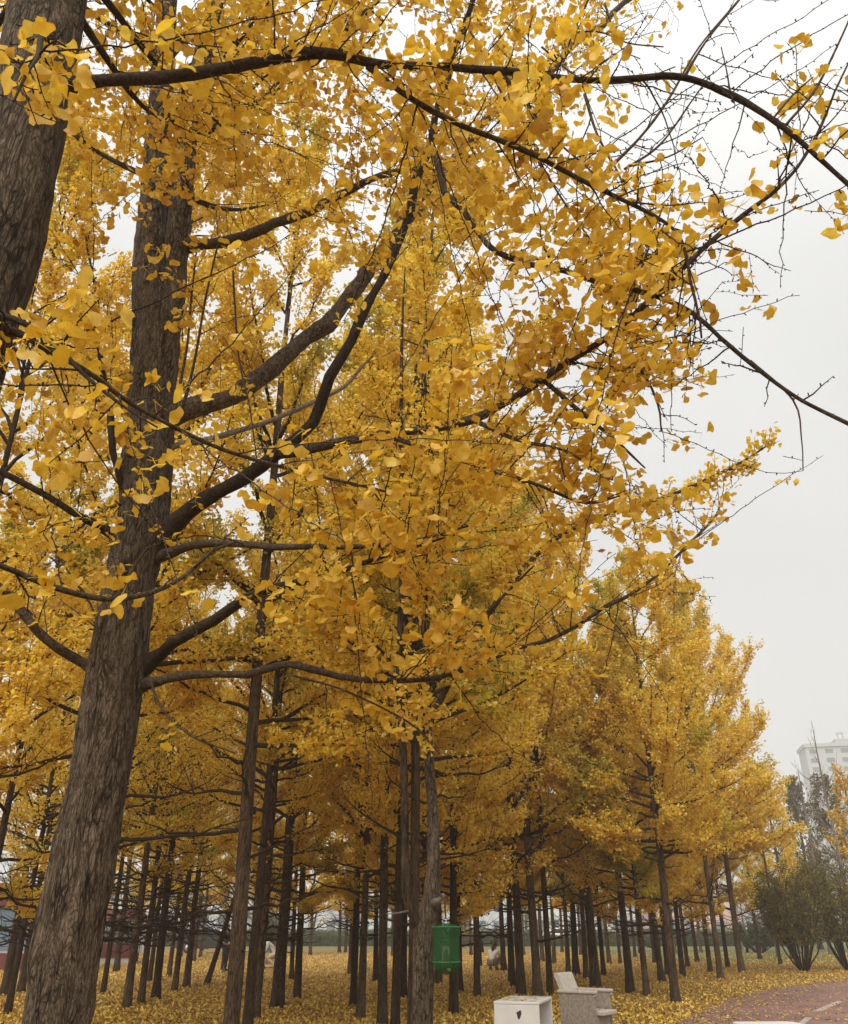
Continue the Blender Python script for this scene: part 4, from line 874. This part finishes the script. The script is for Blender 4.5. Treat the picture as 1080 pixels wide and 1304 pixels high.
def skinned(name, J, E, mat_, parent, sub=2):
    names = list(J); me = bpy.data.meshes.new(name); me.from_pydata([J[n][0] for n in names], [(names.index(a), names.index(b)) for a, b in E and E], []) if False else None
    me = bpy.data.meshes.new(name); me.from_pydata([tuple(J[n][0]) for n in names], [(names.index(a), names.index(b)) for a, b in E], [])
    o = bpy.data.objects.new(name, me); C.objects.link(o)
    sk = o.modifiers.new('skin', 'SKIN'); sk.use_smooth_shade = True
    sb = o.modifiers.new('sub', 'SUBSURF'); sb.levels = sub; sb.render_levels = sub
    for i, n in enumerate(names):
        rr = J[n][1]; me.skin_vertices[0].data[i].radius = (rr, rr) if not isinstance(rr, tuple) else rr
        me.skin_vertices[0].data[i].use_root = (i == 0)
    dg = bpy.context.evaluated_depsgraph_get(); dg.update()
    nm = bpy.data.meshes.new_from_object(o.evaluated_get(dg)); o.modifiers.clear(); o.data = nm; nm.name = name
    nm.materials.clear(); nm.materials.append(mat_)
    nm.polygons.foreach_set('use_smooth', np.ones(len(nm.polygons), bool))
    o.parent = parent
    return o

def person(loc, rz, pose, label, top, legs, hair_long=False, jacket_len=0.0, scale=1.0):
    o = empty('person', loc, label, 'person', rz=rz); o.scale = (scale,)*3
    J = {}; E = []
    def j(n, p, r, par=None):
        J[n] = (np.array(p, float), r)
        if par: E.append((par, n))
    P = pose
    j('pel', P['pel'], .105); j('spine', P['spine'], .10, 'pel'); j('chest', P['chest'], .115, 'spine'); j('neck', P['neck'], .048, 'chest')
    h = np.array(P['head']); nk = np.array(P['neck']); up = norm(h-nk); fw = norm(np.array(P.get('look', (0, -1, 0)), float)); fw = norm(fw-up*np.dot(fw, up))
    j('jaw', h-up*.045+fw*.015, .068, 'neck'); j('head', h+up*.04, .088, 'jaw'); j('crown', h+up*.10-fw*.01, .062, 'head')
    j('nose', h+fw*.098+up*.01, .012, 'head')
    for s, sd in (('L', 1), ('R', -1)):
        g = lambda n: P[n+s]
        j('sh'+s, g('sh'), .052, 'chest'); j('el'+s, g('el'), .040, 'sh'+s); j('wr'+s, g('wr'), .027, 'el'+s)
        d = norm(np.array(g('wr'))-np.array(g('el'))); sdv = norm(np.cross(d, up+.01)); pm = np.array(g('wr'))+d*.07
        j('pa'+s, pm, (.036, .018), 'wr'+s)
        for q in range(4): 
            b0 = pm+d*.035+sdv*(.024*(1.5-q)/1.5); ln2 = (.065, .078, .072, .055)[q]
            j(f'f{q}a'+s, b0, .009, 'pa'+s); j(f'f{q}b'+s, b0+d*ln2*.6-fw*(-.012), .008, f'f{q}a'+s); j(f'f{q}c'+s, b0+d*ln2*.9+fw*.03, .007, f'f{q}b'+s)
        j('t1'+s, pm-d*.02+fw*.035, .011, 'pa'+s); j('t2'+s, pm+d*.02+fw*.055, .009, 't1'+s)
        j('hi'+s, g('hi'), .085, 'pel'); j('kn'+s, g('kn'), .056, 'hi'+s); j('an'+s, g('an'), .038, 'kn'+s); j('to'+s, g('to'), .034, 'an'+s)
    body = skinned('body', J, E, M_skin, o)
    sub = lambda names, add: ({n: (J[n][0], (J[n][1] if not isinstance(J[n][1], tuple) else J[n][1][0])+add) for n in names})
    tn = ['pel', 'spine', 'chest', 'shL', 'elL', 'shR', 'elR', 'wrL', 'wrR']
    skinned('jacket', sub(tn, .024), [('pel', 'spine'), ('spine', 'chest'), ('chest', 'shL'), ('shL', 'elL'), ('elL', 'wrL'), ('chest', 'shR'), ('shR', 'elR'), ('elR', 'wrR')], top, o)
    gn = ['pel', 'hiL', 'knL', 'anL', 'hiR', 'knR', 'anR']
    skinned('trousers', sub(gn, .018), [('pel', 'hiL'), ('hiL', 'knL'), ('knL', 'anL'), ('pel', 'hiR'), ('hiR', 'knR'), ('knR', 'anR')], legs, o)
    if jacket_len:
        a = Acc(); c = np.array(P['pel']); tube(a, np.array([c+[0, 0, .12], c, c-[0, 0, jacket_len*.5], c-[0, 0, jacket_len]]), np.array([.15, .18, .20, .22]), 18, squash=.8); link('skirt', a.mesh('skirt', top), o)
    for s in 'LR':
        a = Acc(); an, to = np.array(P['an'+s]), np.array(P['to'+s]); f2 = norm(to-an); tube(a, np.array([an-f2*.05-[0, 0, .015], an, (an+to)/2-[0, 0, .01], to, to+f2*.05]), np.array([.035, .052, .05, .045, .025]), 10); link('shoe', a.mesh('shoe', M_shoe), o)
    # hair cap, eyes, mouth, ears
    bm = np.array(h)+up*.055-fw*.018
    a = Acc(); side = np.cross(up, fw); nn, kk = 8, 16
    V = []
    for i in range(nn+1):
        t = R(4+ (118 if not hair_long else 125)*i/nn)
        for q in range(kk):
            ph = 2*math.pi*q/kk; c = math.cos(ph); dirv = up*math.cos(t)+(side*math.sin(ph)+fw*(c if c < 0 else c*1.0))*math.sin(t)
            rr = .108 if c < .45 or t < R(62) else .086
            V.append(bm+dirv*rr*(1.0+.02*math.sin(q*3)))
    i = np.arange(nn)[:, None]*kk; jj = np.arange(kk)[None]; a.add(np.array(V), None, np.stack([i+jj, i+kk+jj, i+kk+(jj+1) % kk, i+(jj+1) % kk], -1).reshape(-1, 4))
    if hair_long: tube(a, np.array([bm-fw*.05, bm-fw*.10-up*.12, bm-fw*.12-up*.28]), np.array([.09, .075, .03]), 10)
    link('hair', a.mesh('hair', M_hair), o)
    for sd in (1, -1):
        a = Acc(); c = h+up*.035+fw*.078+side*sd*.032; tube(a, np.array([c-fw*.006, c+fw*.004]), np.array([.011, .008]), 8); link('eye', a.mesh('eye', M_eye), o)
        a = Acc(); c = h+up*.02+side*sd*.085; tube(a, np.array([c-up*.03, c, c+up*.03]), np.array([.008, .016, .010]), 8); link('ear', a.mesh('ear', M_skin), o)
    a = Acc(); c = h-up*.045+fw*.078; tube(a, np.array([c-side*.022, c+fw*.004, c+side*.022]), np.array([.004, .008, .004]), 6); link('mouth', a.mesh('mouth', M_lip), o)
    return o
STAND = dict(pel=(0, 0, .92), spine=(0, .01, 1.10), chest=(0, .01, 1.27), neck=(0, 0, 1.42), head=(0, -.02, 1.53), shL=(.17, .01, 1.35), shR=(-.17, .01, 1.35), elL=(.22, .03, 1.09), elR=(-.22, .0, 1.09), wrL=(.20, -.08, .89), wrR=(-.14, -.18, 1.02), hiL=(.09, 0, .86), hiR=(-.09, 0, .86), knL=(.10, -.02, .48), knR=(-.09, .0, .48), anL=(.10, .02, .09), anR=(-.10, .04, .09), toL=(.12, -.12, .035), toR=(-.12, -.10, .035))
CROUCH = dict(pel=(0, .12, .30), spine=(0, .03, .46), chest=(0, -.08, .60), neck=(0, -.15, .72), head=(0, -.20, .83), look=(0, -.9, -.4), shL=(.17, -.09, .65), shR=(-.17, -.09, .65), elL=(.22, -.26, .46), elR=(-.22, -.26, .46), wrL=(.12, -.42, .30), wrR=(-.12, -.42, .28), hiL=(.09, .12, .28), hiR=(-.09, .12, .28), knL=(.15, -.24, .46), knR=(-.15, -.24, .44), anL=(.13, -.02, .09), anR=(-.13, -.02, .09), toL=(.15, -.15, .035), toR=(-.15, -.15, .035))
BEND = dict(pel=(0, .16, .34), spine=(0, .0, .45), chest=(0, -.16, .52), neck=(0, -.30, .58), head=(0, -.38, .62), look=(0, -.6, -.8), shL=(.17, -.18, .55), shR=(-.17, -.18, .55), elL=(.22, -.33, .35), elR=(-.22, -.33, .35), wrL=(.12, -.46, .17), wrR=(-.12, -.48, .16), hiL=(.10, .15, .30), hiR=(-.10, .15, .30), knL=(.15, -.12, .12), knR=(-.15, -.14, .12), anL=(.13, .26, .08), anR=(-.13, .26, .08), toL=(.14, .40, .05), toR=(-.14, .40, .05))
person(tuple(ground(285, 1237)), R(70), STAND, 'standing person in a long dark coat beside the leaning thin trunk', M_brown_cl, M_trous, True, 0.0)
person(tuple(ground(346, 1234)), R(95), BEND, 'crouching person in beige with black hair bending to the ground behind a stout trunk', M_beige, M_beige, False, scale=1.08)
person(tuple(ground(611, 1231)), R(250), STAND, 'standing person in black half hidden behind a wavy trunk', M_coat_d, M_trous, False, .35)
person(tuple(ground(628, 1236)), R(150), CROUCH, 'crouching person in a white jacket and dark hat of hair on the leaf litter', M_white_cl, M_grey_tr, True, scale=1.05)

# ------------------------------------------------------------------ stalls, cars and small things behind the left trunks
M_red = simple('red_panel', (.085, .006, .007), .6); M_blue = simple('grey_blue_panel', (.08, .125, .16), .6, .1, 2); M_offw = simple('off_white_panel', (.36, .35, .33), .6); M_dark = simple('dark_trim', (.02, .02, .022), .5); M_glass = simple('dark_glass', (.03, .035, .04), .15); M_crate = simple('blue_plastic', (.03, .13, .30), .5); M_cloth = simple('white_canvas', (.60, .59, .56), .85, .06)
M_car_w = simple('white_car_paint', (.70, .70, .70), .3, .02); M_car_d = simple('dark_car_paint', (.03, .032, .036), .3, .02); M_tyre = simple('tyre_rubber', (.02, .02, .02), .85); M_rim = simple('alloy', (.4, .4, .41), .35, .05, 5, 0, .8); M_lamp = simple('lamp_glass', (.6, .58, .52), .2); M_taill = simple('tail_lamp', (.35, .02, .02), .3)
gk = ground(20, 1236)
kk = empty('kiosk', (gk[0]-.2, gk[1]+1.1, 0), 'kiosk with dark red fascia, blue-white wall panels and red base at the left edge', 'kiosk', rz=R(-12))
bx('base', (-2.4, -1.0, 0), (2.4, 1.0, .62), M_red, kk)
bx('wall', (-2.36, -.96, .621), (2.36, .96, 2.35), M_offw, kk)
for x in (-2.3, -1.15, 0.0, 1.15):
    bx('wall_panel', (x+.03, -.985, .70), (x+.98, -.962, 2.28), M_blue, kk, .004)
bx('fascia', (-2.55, -1.2, 2.36), (2.55, 1.1, 3.15), M_red, kk, .03)
bx('roof', (-2.45, -1.1, 3.16), (2.45, 1.0, 3.24), M_dark, kk)
g = ground(140, 1228)
st = empty('market_stall', (g[0], g[1]+.8, 0), 'small red-canopied stall behind the left row of trunks', 'stall', rz=R(5))
for x in (-.9, .9):
    for y in (-.6, .6): 
        a = Acc(); tube(a, np.array([[x, y, 0], [x, y, 1.95]]), .02, 8); link('post', a.mesh('post', M_red), st)
a = Acc(); prism(a, [(-.75, 1.9), (.75, 1.9), (.75, 1.98), (0, 2.35), (-.75, 1.98)], -1.05, 1.05, axis=0); link('canopy', a.mesh('canopy', M_red, False), st)
bx('counter', (-.9, -.5, 0), (.9, .2, .85), M_offw, st); bx('counter_cloth', (-.88, -.53, .25), (.88, -.502, .86), M_red, st)
g = ground(155, 1226); cr = empty('crate', tuple(g), 'blue plastic crate stack beside the red-canopied stall', 'crate')
bx('crate_body', (-.28, -.2, 0), (.28, .2, .62), M_crate, cr, .02); bx('rim', (-.30, -.22, .621), (.30, .22, .68), M_crate, cr, .01)
g = ground(182, 1226); um = empty('parasol', tuple(g), 'closed white parasol hanging in folds between dark trunks', 'parasol')
a = Acc(); tube(a, np.array([[0, 0, 0], [0, 0, 2.5]]), .022, 8); link('pole', a.mesh('pole', M_dark), um)
a = Acc(); th = np.linspace(0, 2*math.pi, 33)[:-1]; prof = [(.36, .45), (.33, .8), (.27, 1.2), (.20, 1.7), (.15, 1.95), (.24, 2.05), (.19, 2.25), (.03, 2.42)]
V = np.array([[q*math.cos(t)*(1+.16*math.cos(8*t)), q*math.sin(t)*(1+.16*math.cos(8*t)), z] for q, z in prof for t in th]); k = 32
i = np.arange(len(prof)-1)[:, None]*k; j = np.arange(k)[None]; a.add(V, None, np.stack([i+j, i+(j+1) % k, i+k+(j+1) % k, i+k+j], -1).reshape(-1, 4)); link('canopy', a.mesh('canopy', M_cloth), um)
a = Acc(); tube(a, np.array([[0, 0, 0], [0, 0, .06], [0, 0, .1]]), np.array([.3, .3, .06]), 20); link('base', a.mesh('base', M_offw), um)
g = ground(322, 1213); te = empty('tent', (g[0]+1.0, g[1], 0), 'small white pop-up tent on the grass before the hedge', 'tent', rz=R(20)); te.scale = (.55, .55, .55)
a = Acc(); prism(a, [(-1.1, .02), (1.1, .02), (.55, .85), (0, 1.25), (-.55, .85)], -.9, .9, axis=1); o = link('canopy', a.mesh('canopy', M_cloth, False), te); bevel(o, .05)
a = Acc(); prism(a, [(-.45, .03), (.45, .03), (0, .9)], -.912, -.905, axis=1); link('door', a.mesh('door', M_blue, False), te)

def car(loc, rz, paint, label):
    o = empty('parked_car', loc, label, 'car', 'cars parked beyond the trees', rz)
    a = Acc(); prism(a, [(-2.15, .28), (2.1, .28), (2.2, .55), (2.1, .78), (1.25, .92), (-1.9, .98), (-2.2, .85), (-2.25, .5)], -.86, .86, axis=1); b_ = link('body', a.mesh('body', paint, False), o); bevel(b_, .07, 3)
    a = Acc(); prism(a, [(-1.95, .95), (1.2, .90), (.45, 1.40), (-.2, 1.48), (-1.2, 1.44)], -.74, .74, axis=1); c_ = link('cabin', a.mesh('cabin', paint, False), o); bevel(c_, .06, 3)
    for s in (-1, 1):
        a = Acc(); prism(a, [(-1.6, 1.0), (.95, .98), (.38, 1.33), (-.2, 1.39), (-1.1, 1.36)], s*.742, s*.748, axis=1); link('window', a.mesh('window', M_glass, False), c_)
    a = Acc(); box(a, (-.0, -.62, 0), (.02, .62, .62)); v = a.v[0]; v[:] = v @ np.array(Matrix.Rotation(R(-56), 3, 'Y')).T; v += np.array([1.10, 0, .97]); link('windscreen', a.mesh('windscreen', M_glass, False), c_)
    for x in (-1.35, 1.35):
        for s in (-1, 1):
            a = Acc(); tube(a, np.array([[x, s*.70, .32], [x, s*.88, .32]]), .32, 22); wl = link('wheel', a.mesh('wheel', M_tyre), o)
            a = Acc(); tube(a, np.array([[x, s*.875, .32], [x, s*.89, .32]]), .20, 14); link('rim', a.mesh('rim', M_rim), wl)
    for s in (-1, 1):
        bx('headlight', (2.08, s*.62-.16, .60), (2.19, s*.62+.16, .74), M_lamp, o, .02); bx('tail_light', (-2.24, s*.62-.14, .66), (-2.16, s*.62+.14, .82), M_taill, o, .02)
    return o
g = ground(262, 1214); car((g[0], g[1]+1, 0), R(8), M_car_d, 'dark parked car glimpsed through the trunks at left')
car((at(716, 1190, 96)[0], 96, 0), R(4), M_car_w, 'white parked car beyond the hedge, above the white table')
car((at(300, 1190, 99)[0], 99, 0), R(-3), M_car_w, 'white parked car beyond the hedge at left, behind the dark-coated person')

# lamp post
g = ground(952, 1213.5); lp = empty('lamp_post', tuple(g), 'thin black lamp post at the right end of the grove', 'lamp post')
a = Acc(); tube(a, np.array([[0, 0, 0], [0, 0, .4], [0, 0, .45], [0, 0, 3.4]]), np.array([.10, .09, .055, .045]), 12); link('pole', a.mesh('pole', M_dark), lp)
a = Acc(); tube(a, np.array([[0, 0, 3.4], [0, 0, 3.45], [0, 0, 3.8]]), np.array([.06, .13, .18]), 12); link('lantern', a.mesh('lantern', M_offw), lp)
a = Acc(); tube(a, np.array([[0, 0, 3.8], [0, 0, 3.84], [0, 0, 4.0]]), np.array([.22, .20, .03]), 12); link('cap', a.mesh('cap', M_dark), lp)

# ------------------------------------------------------------------ hedge, shrubs, distant trees and buildings
def hedge(x0, x1, y, d, h, label, seed):
    r = np.random.default_rng(seed); o = empty('hedge', ((x0+x1)/2, y, 0), label, 'hedge')
    a = Acc(); L = x1-x0; n = int(L*260)
    x = r.uniform(-L/2, L/2, n); hh = h*(1+.10*np.interp(x, np.linspace(-L/2, L/2, int(L)+2), r.normal(size=int(L)+2)))
    face = r.random(n); top = face < .4
    y_ = np.where(top, r.uniform(-d/2, d/2, n), -d/2+r.random(n)*.22); z = np.where(top, hh-r.random(n)*.15, hh*r.random(n))
    A, N = leaf_dirs(n, r, -.6, .8, 1.0); place_leaves(a, np.stack([x, y_, z], -1), A, N, r.uniform(.10, .2, n), LO2, r)
    link('foliage', a.mesh('foliage', M_hedge, False), o)
    a = Acc(); box(a, (-L/2, -d/2+.2, 0), (L/2, d/2, h*.86)); link('inner_branches', a.mesh('inner_branches', simple('hedge_core', (.02, .03, .01), .95), False), o)
hedge(-62, 34, 86, 1.6, 1.0, 'long low clipped dark green hedge across the back of the grove', 71)
hedge(-70, 60, 112, 1.6, 1.25, 'second paler hedge line farther back behind the first', 72)

def shrub(loc, label, H, W, seed, leafm, n, lsz, stems=14, dense_low=.1, group=None, lift=.25):
    r = np.random.default_rng(seed); o = empty('shrub', loc, label, 'shrub', group)
    a = Acc(); b_ = Acc(); pts = []
    for i in range(stems):
        az = 2.4*i+r.normal()*.3; sp = r.uniform(.15, 1)*W/2; hh = H*(1-.35*(sp/(W/2))**2)*r.uniform(.85, 1.05); t = np.linspace(0, 1, 9)
        q = np.stack([np.cos(az)*sp*t**.8, np.sin(az)*sp*t**.8, hh*t**.95], -1)+np.array([math.cos(az)*.12, math.sin(az)*.12, 0]); q[1:] += r.normal(size=(8, 3))*.03
        tube(b_, q, np.linspace(.035, .006, 9), 6)
        for _ in range(18):
            f = r.uniform(.25, 1)*8; j = min(int(f), 7); s0_ = q[j]+(q[j+1]-q[j])*(f-j); d = norm(np.array([math.cos(az)*.5, math.sin(az)*.5, .9])+r.normal(size=3)*.6); l = r.uniform(.3, .9)*H/3.5
            X = s0_+d*l*np.linspace(0, 1, 4)[:, None]; tube(b_, X, np.linspace(.007, .003, 4), 3, cap=False); pts.append((s0_, d*l))
    P0 = np.array([p[0] for p in pts]); DV = np.array([p[1] for p in pts]); ix = r.integers(0, len(pts), n); f = r.random(n)[:, None]
    P = P0[ix]+DV[ix]*f+r.normal(size=(n, 3))*.07*H/3.5; P = P[P[:, 2] > lift*H]; n = len(P)
    A, N = leaf_dirs(n, r, -.6, .9, 1.0); place_leaves(a, P, A, N, r.uniform(*lsz, n), LO2, r)
    link('stems', b_.mesh('stems', M_branch_dark), o); link('foliage', a.mesh('foliage', leafm, False), o); return o
shrub(tuple(ground(1024, 1237)), 'large vase-shaped olive shrub with bare lower stems at the path edge', 3.7, 3.0, 81, M_shrub, 19000, (.05, .10), 24)
shrub(tuple(ground(1082, 1236)), 'second large olive shrub at the right edge, denser and darker', 4.1, 3.6, 82, M_shrub, 24000, (.05, .10), 24)
shrub(tuple(ground(968, 1214)), 'low round dark green bush right of the lamp post', 1.7, 3.4, 83, M_hedge, 12000, (.07, .13), 20, lift=.02)
shrub(tuple(ground(336, 1212)), 'dark green bush before the hedge, left of the stout trunk', 2.3, 1.4, 84, M_hedge, 7000, (.07, .13), 14, lift=.02)

BARE = [gen_tree(400+i, H=9.5, r0=.13, cb=1.6, spread=2.7, nl=60, nclus=0, topbare=1, barkm=M_twig_far, sub=(14, 22), low_bare=2) for i in range(2)]
SPARSE = gen_tree(405, H=9.5, r0=.10, cb=2.5, spread=2.4, nl=20, nclus=0, topbare=1, barkm=M_twig_far, sub=(4, 7), low_bare=1)
OLIVE = [gen_tree(410+i, H=9.0, r0=.14, cb=1.8, spread=3.2, nl=44, nclus=1500, per=5, lsz=(.10, .18), tmpl=LO2, leaf=M_olive, sub=(5, 9)) for i in range(2)]
PALE = [gen_tree(420, H=9.0, r0=.10, cb=2.2, spread=2.0, nl=26, nclus=900, per=4, lsz=(.12, .18), tmpl=LO2, leaf=M_leaf_far, sub=(3, 6))]
def far(px, D, proto, label, sz, name='bare_tree', group=None):
    return plant(proto, (at(px, 1180, D)[0], D, 0), label, group, rz=GR.uniform(0, 6), sz=sz, sr=sz, name=name)
far(985, 56, BARE[0], 'grey leafless bushy tree behind the last edge trunk', .78); far(962, 66, BARE[1], 'grey leafless tree behind the lamp post', .85); far(1012, 62, BARE[0], 'grey-brown leafless tree behind the vase-shaped shrub', .8); far(940, 74, BARE[0], 'grey leafless tree farthest behind the lamp post', .9)
far(1052, 60, SPARSE, 'tall bare tree rising against the pale tower', 1.22); far(1088, 52, SPARSE, 'tall bare tree at the right edge above the shrubs', 1.35)
far(1040, 74, OLIVE[0], 'olive-green tree behind the shrubs below the pale tower', 1.4, 'tree'); far(1085, 66, OLIVE[1], 'olive-green tree at the right edge behind the shrubs', 1.3, 'tree')
far(1003, 52, PALE[0], 'slender pale yellow ginkgo in front of the olive-green tree', 1.15, 'ginkgo_tree'); far(1024, 58, PALE[0], 'short pale yellow ginkgo right of the slender one', .8, 'ginkgo_tree')
far(1112, 40, PALE[0], 'yellow ginkgo reaching in at the right edge over the shrubs', .92, 'ginkgo_tree')
r = np.random.default_rng(77)
for i in range(34):
    px = -60+i*33+r.normal()*10; D = r.uniform(122, 165); pr = (OLIVE+BARE)[i % 4]
    far(px, D, pr, 'hazy distant tree in the line beyond the hedges', r.uniform(.8, 1.3), 'tree', 'distant trees beyond the hedges')

def building(name, loc, rz, W, D, H, floors, cols, m, label, glass, roof=None):
    o = empty('building', loc, label, 'building', rz=rz)
    bx('wall', (-W/2, -D/2, 0), (W/2, D/2, H), m, o, .05)
    fh = H/floors; cw = W/cols; n = 0
    for f in range(floors):
        for c in range(cols):
            if n >= 96: break
            ff = floors-1-f; x = -W/2+cw*(c+.5); z = ff*fh+fh*.30; ww = cw*.26
            wn = bx('window', (x-ww, -D/2-.04, z), (x+ww, -D/2-.005, z+fh*.48), glass, o, .01); n += 1
            bx('sill', (x-ww-.08, -D/2-.12, z-.1), (x+ww+.08, -D/2-.006, z-.01), m, wn, .01)
    return o
M_bw = simple('white_render', (.60, .60, .58), .8, .05, .3); M_bp = simple('pink_render', (.50, .34, .29), .8, .05, .3); M_bg = simple('pale_grey_render', (.44, .45, .46), .8, .05, .3); M_bglass = simple('window_glass', (.12, .14, .16), .2)
# tall apartment tower in the haze
DTW = 400.0
tl_ = at(1018, 946, DTW); tH2 = tl_[2]
tx = tl_[0]+22
M_bt = simple('grey_tower_render', (.30, .30, .30), .85, .05, .3)
M_bglass2 = simple('tower_glass', (.06, .065, .07), .3)
tw = building('tower', (tx, DTW+8, 0), R(-12), 34, 16, tH2-1.5, 19, 5, M_bt, 'pale high-rise apartment tower fading in haze at right', M_bglass2)
bx('cornice', (-17.6, -8.8, tH2-1.48), (4.2, 8.6, tH2+.2), M_bt, tw, .1); bx('roof_house', (-3, -7, tH2+.21), (3.4, 5, tH2+2.2), M_bt, tw, .1); bx('parapet', (4.3, -8.6, tH2-3.6), (17.8, 8.5, tH2-1.45), M_bt, tw, .1)
a = Acc()
for x in (-1.2, .9): box(a, (x-.25, -6, tH2+2.2), (x+.25, -5.5, tH2+4.6))
box(a, (-1.8, -6.1, tH2+4.61), (1.5, -5.4, tH2+5.2)); link('roof_frame', a.mesh('roof_frame', M_bt, False), tw)
for f in range(6):
    z = tH2-5.0-f*3.3; bx('balcony', (4.2, -9.4, z), (8.4, -8.05, z+1.1), M_bg, tw, .05)
building('low', (at(765, 1180, 150)[0], 154, 0), R(2), 22, 8, 6.6, 2, 9, M_bw, 'low white building beyond the hedge behind the stone armchair', M_bglass)
building('pink', (at(893, 1180, 132)[0], 137, 0), R(-3), 13, 8, 5.6, 2, 6, M_bp, 'pinkish building glimpsed between the right-hand trunks', M_bglass)
building('lowl', (at(190, 1180, 140)[0], 146, 0), R(4), 40, 8, 8.2, 2, 14, M_bg, 'long pale grey building in haze behind the left trunks', M_bglass)
building('lowm', (at(560, 1180, 185)[0], 190, 0), R(0), 46, 9, 10, 3, 14, M_bg, 'pale grey block in haze behind the middle of the grove', M_bglass)

# ------------------------------------------------------------------ haze
mh = bpy.data.materials.new('haze_air'); mh.use_nodes = True; nt = mh.node_tree; nd = nt.nodes; nd.remove(nd['Principled BSDF'])
pv = nd.new('ShaderNodeVolumePrincipled'); pv.inputs['Color'].default_value = (.99, .99, .985, 1); pv.inputs['Density'].default_value = .0014; pv.inputs['Anisotropy'].default_value = .2
nt.links.new(pv.outputs[0], nd['Material Output'].inputs['Volume'])
a = Acc(); box(a, (-480, -210, -1), (480, 620, 62)); tag(link('haze', a.mesh('haze', mh, False)), kind='stuff')
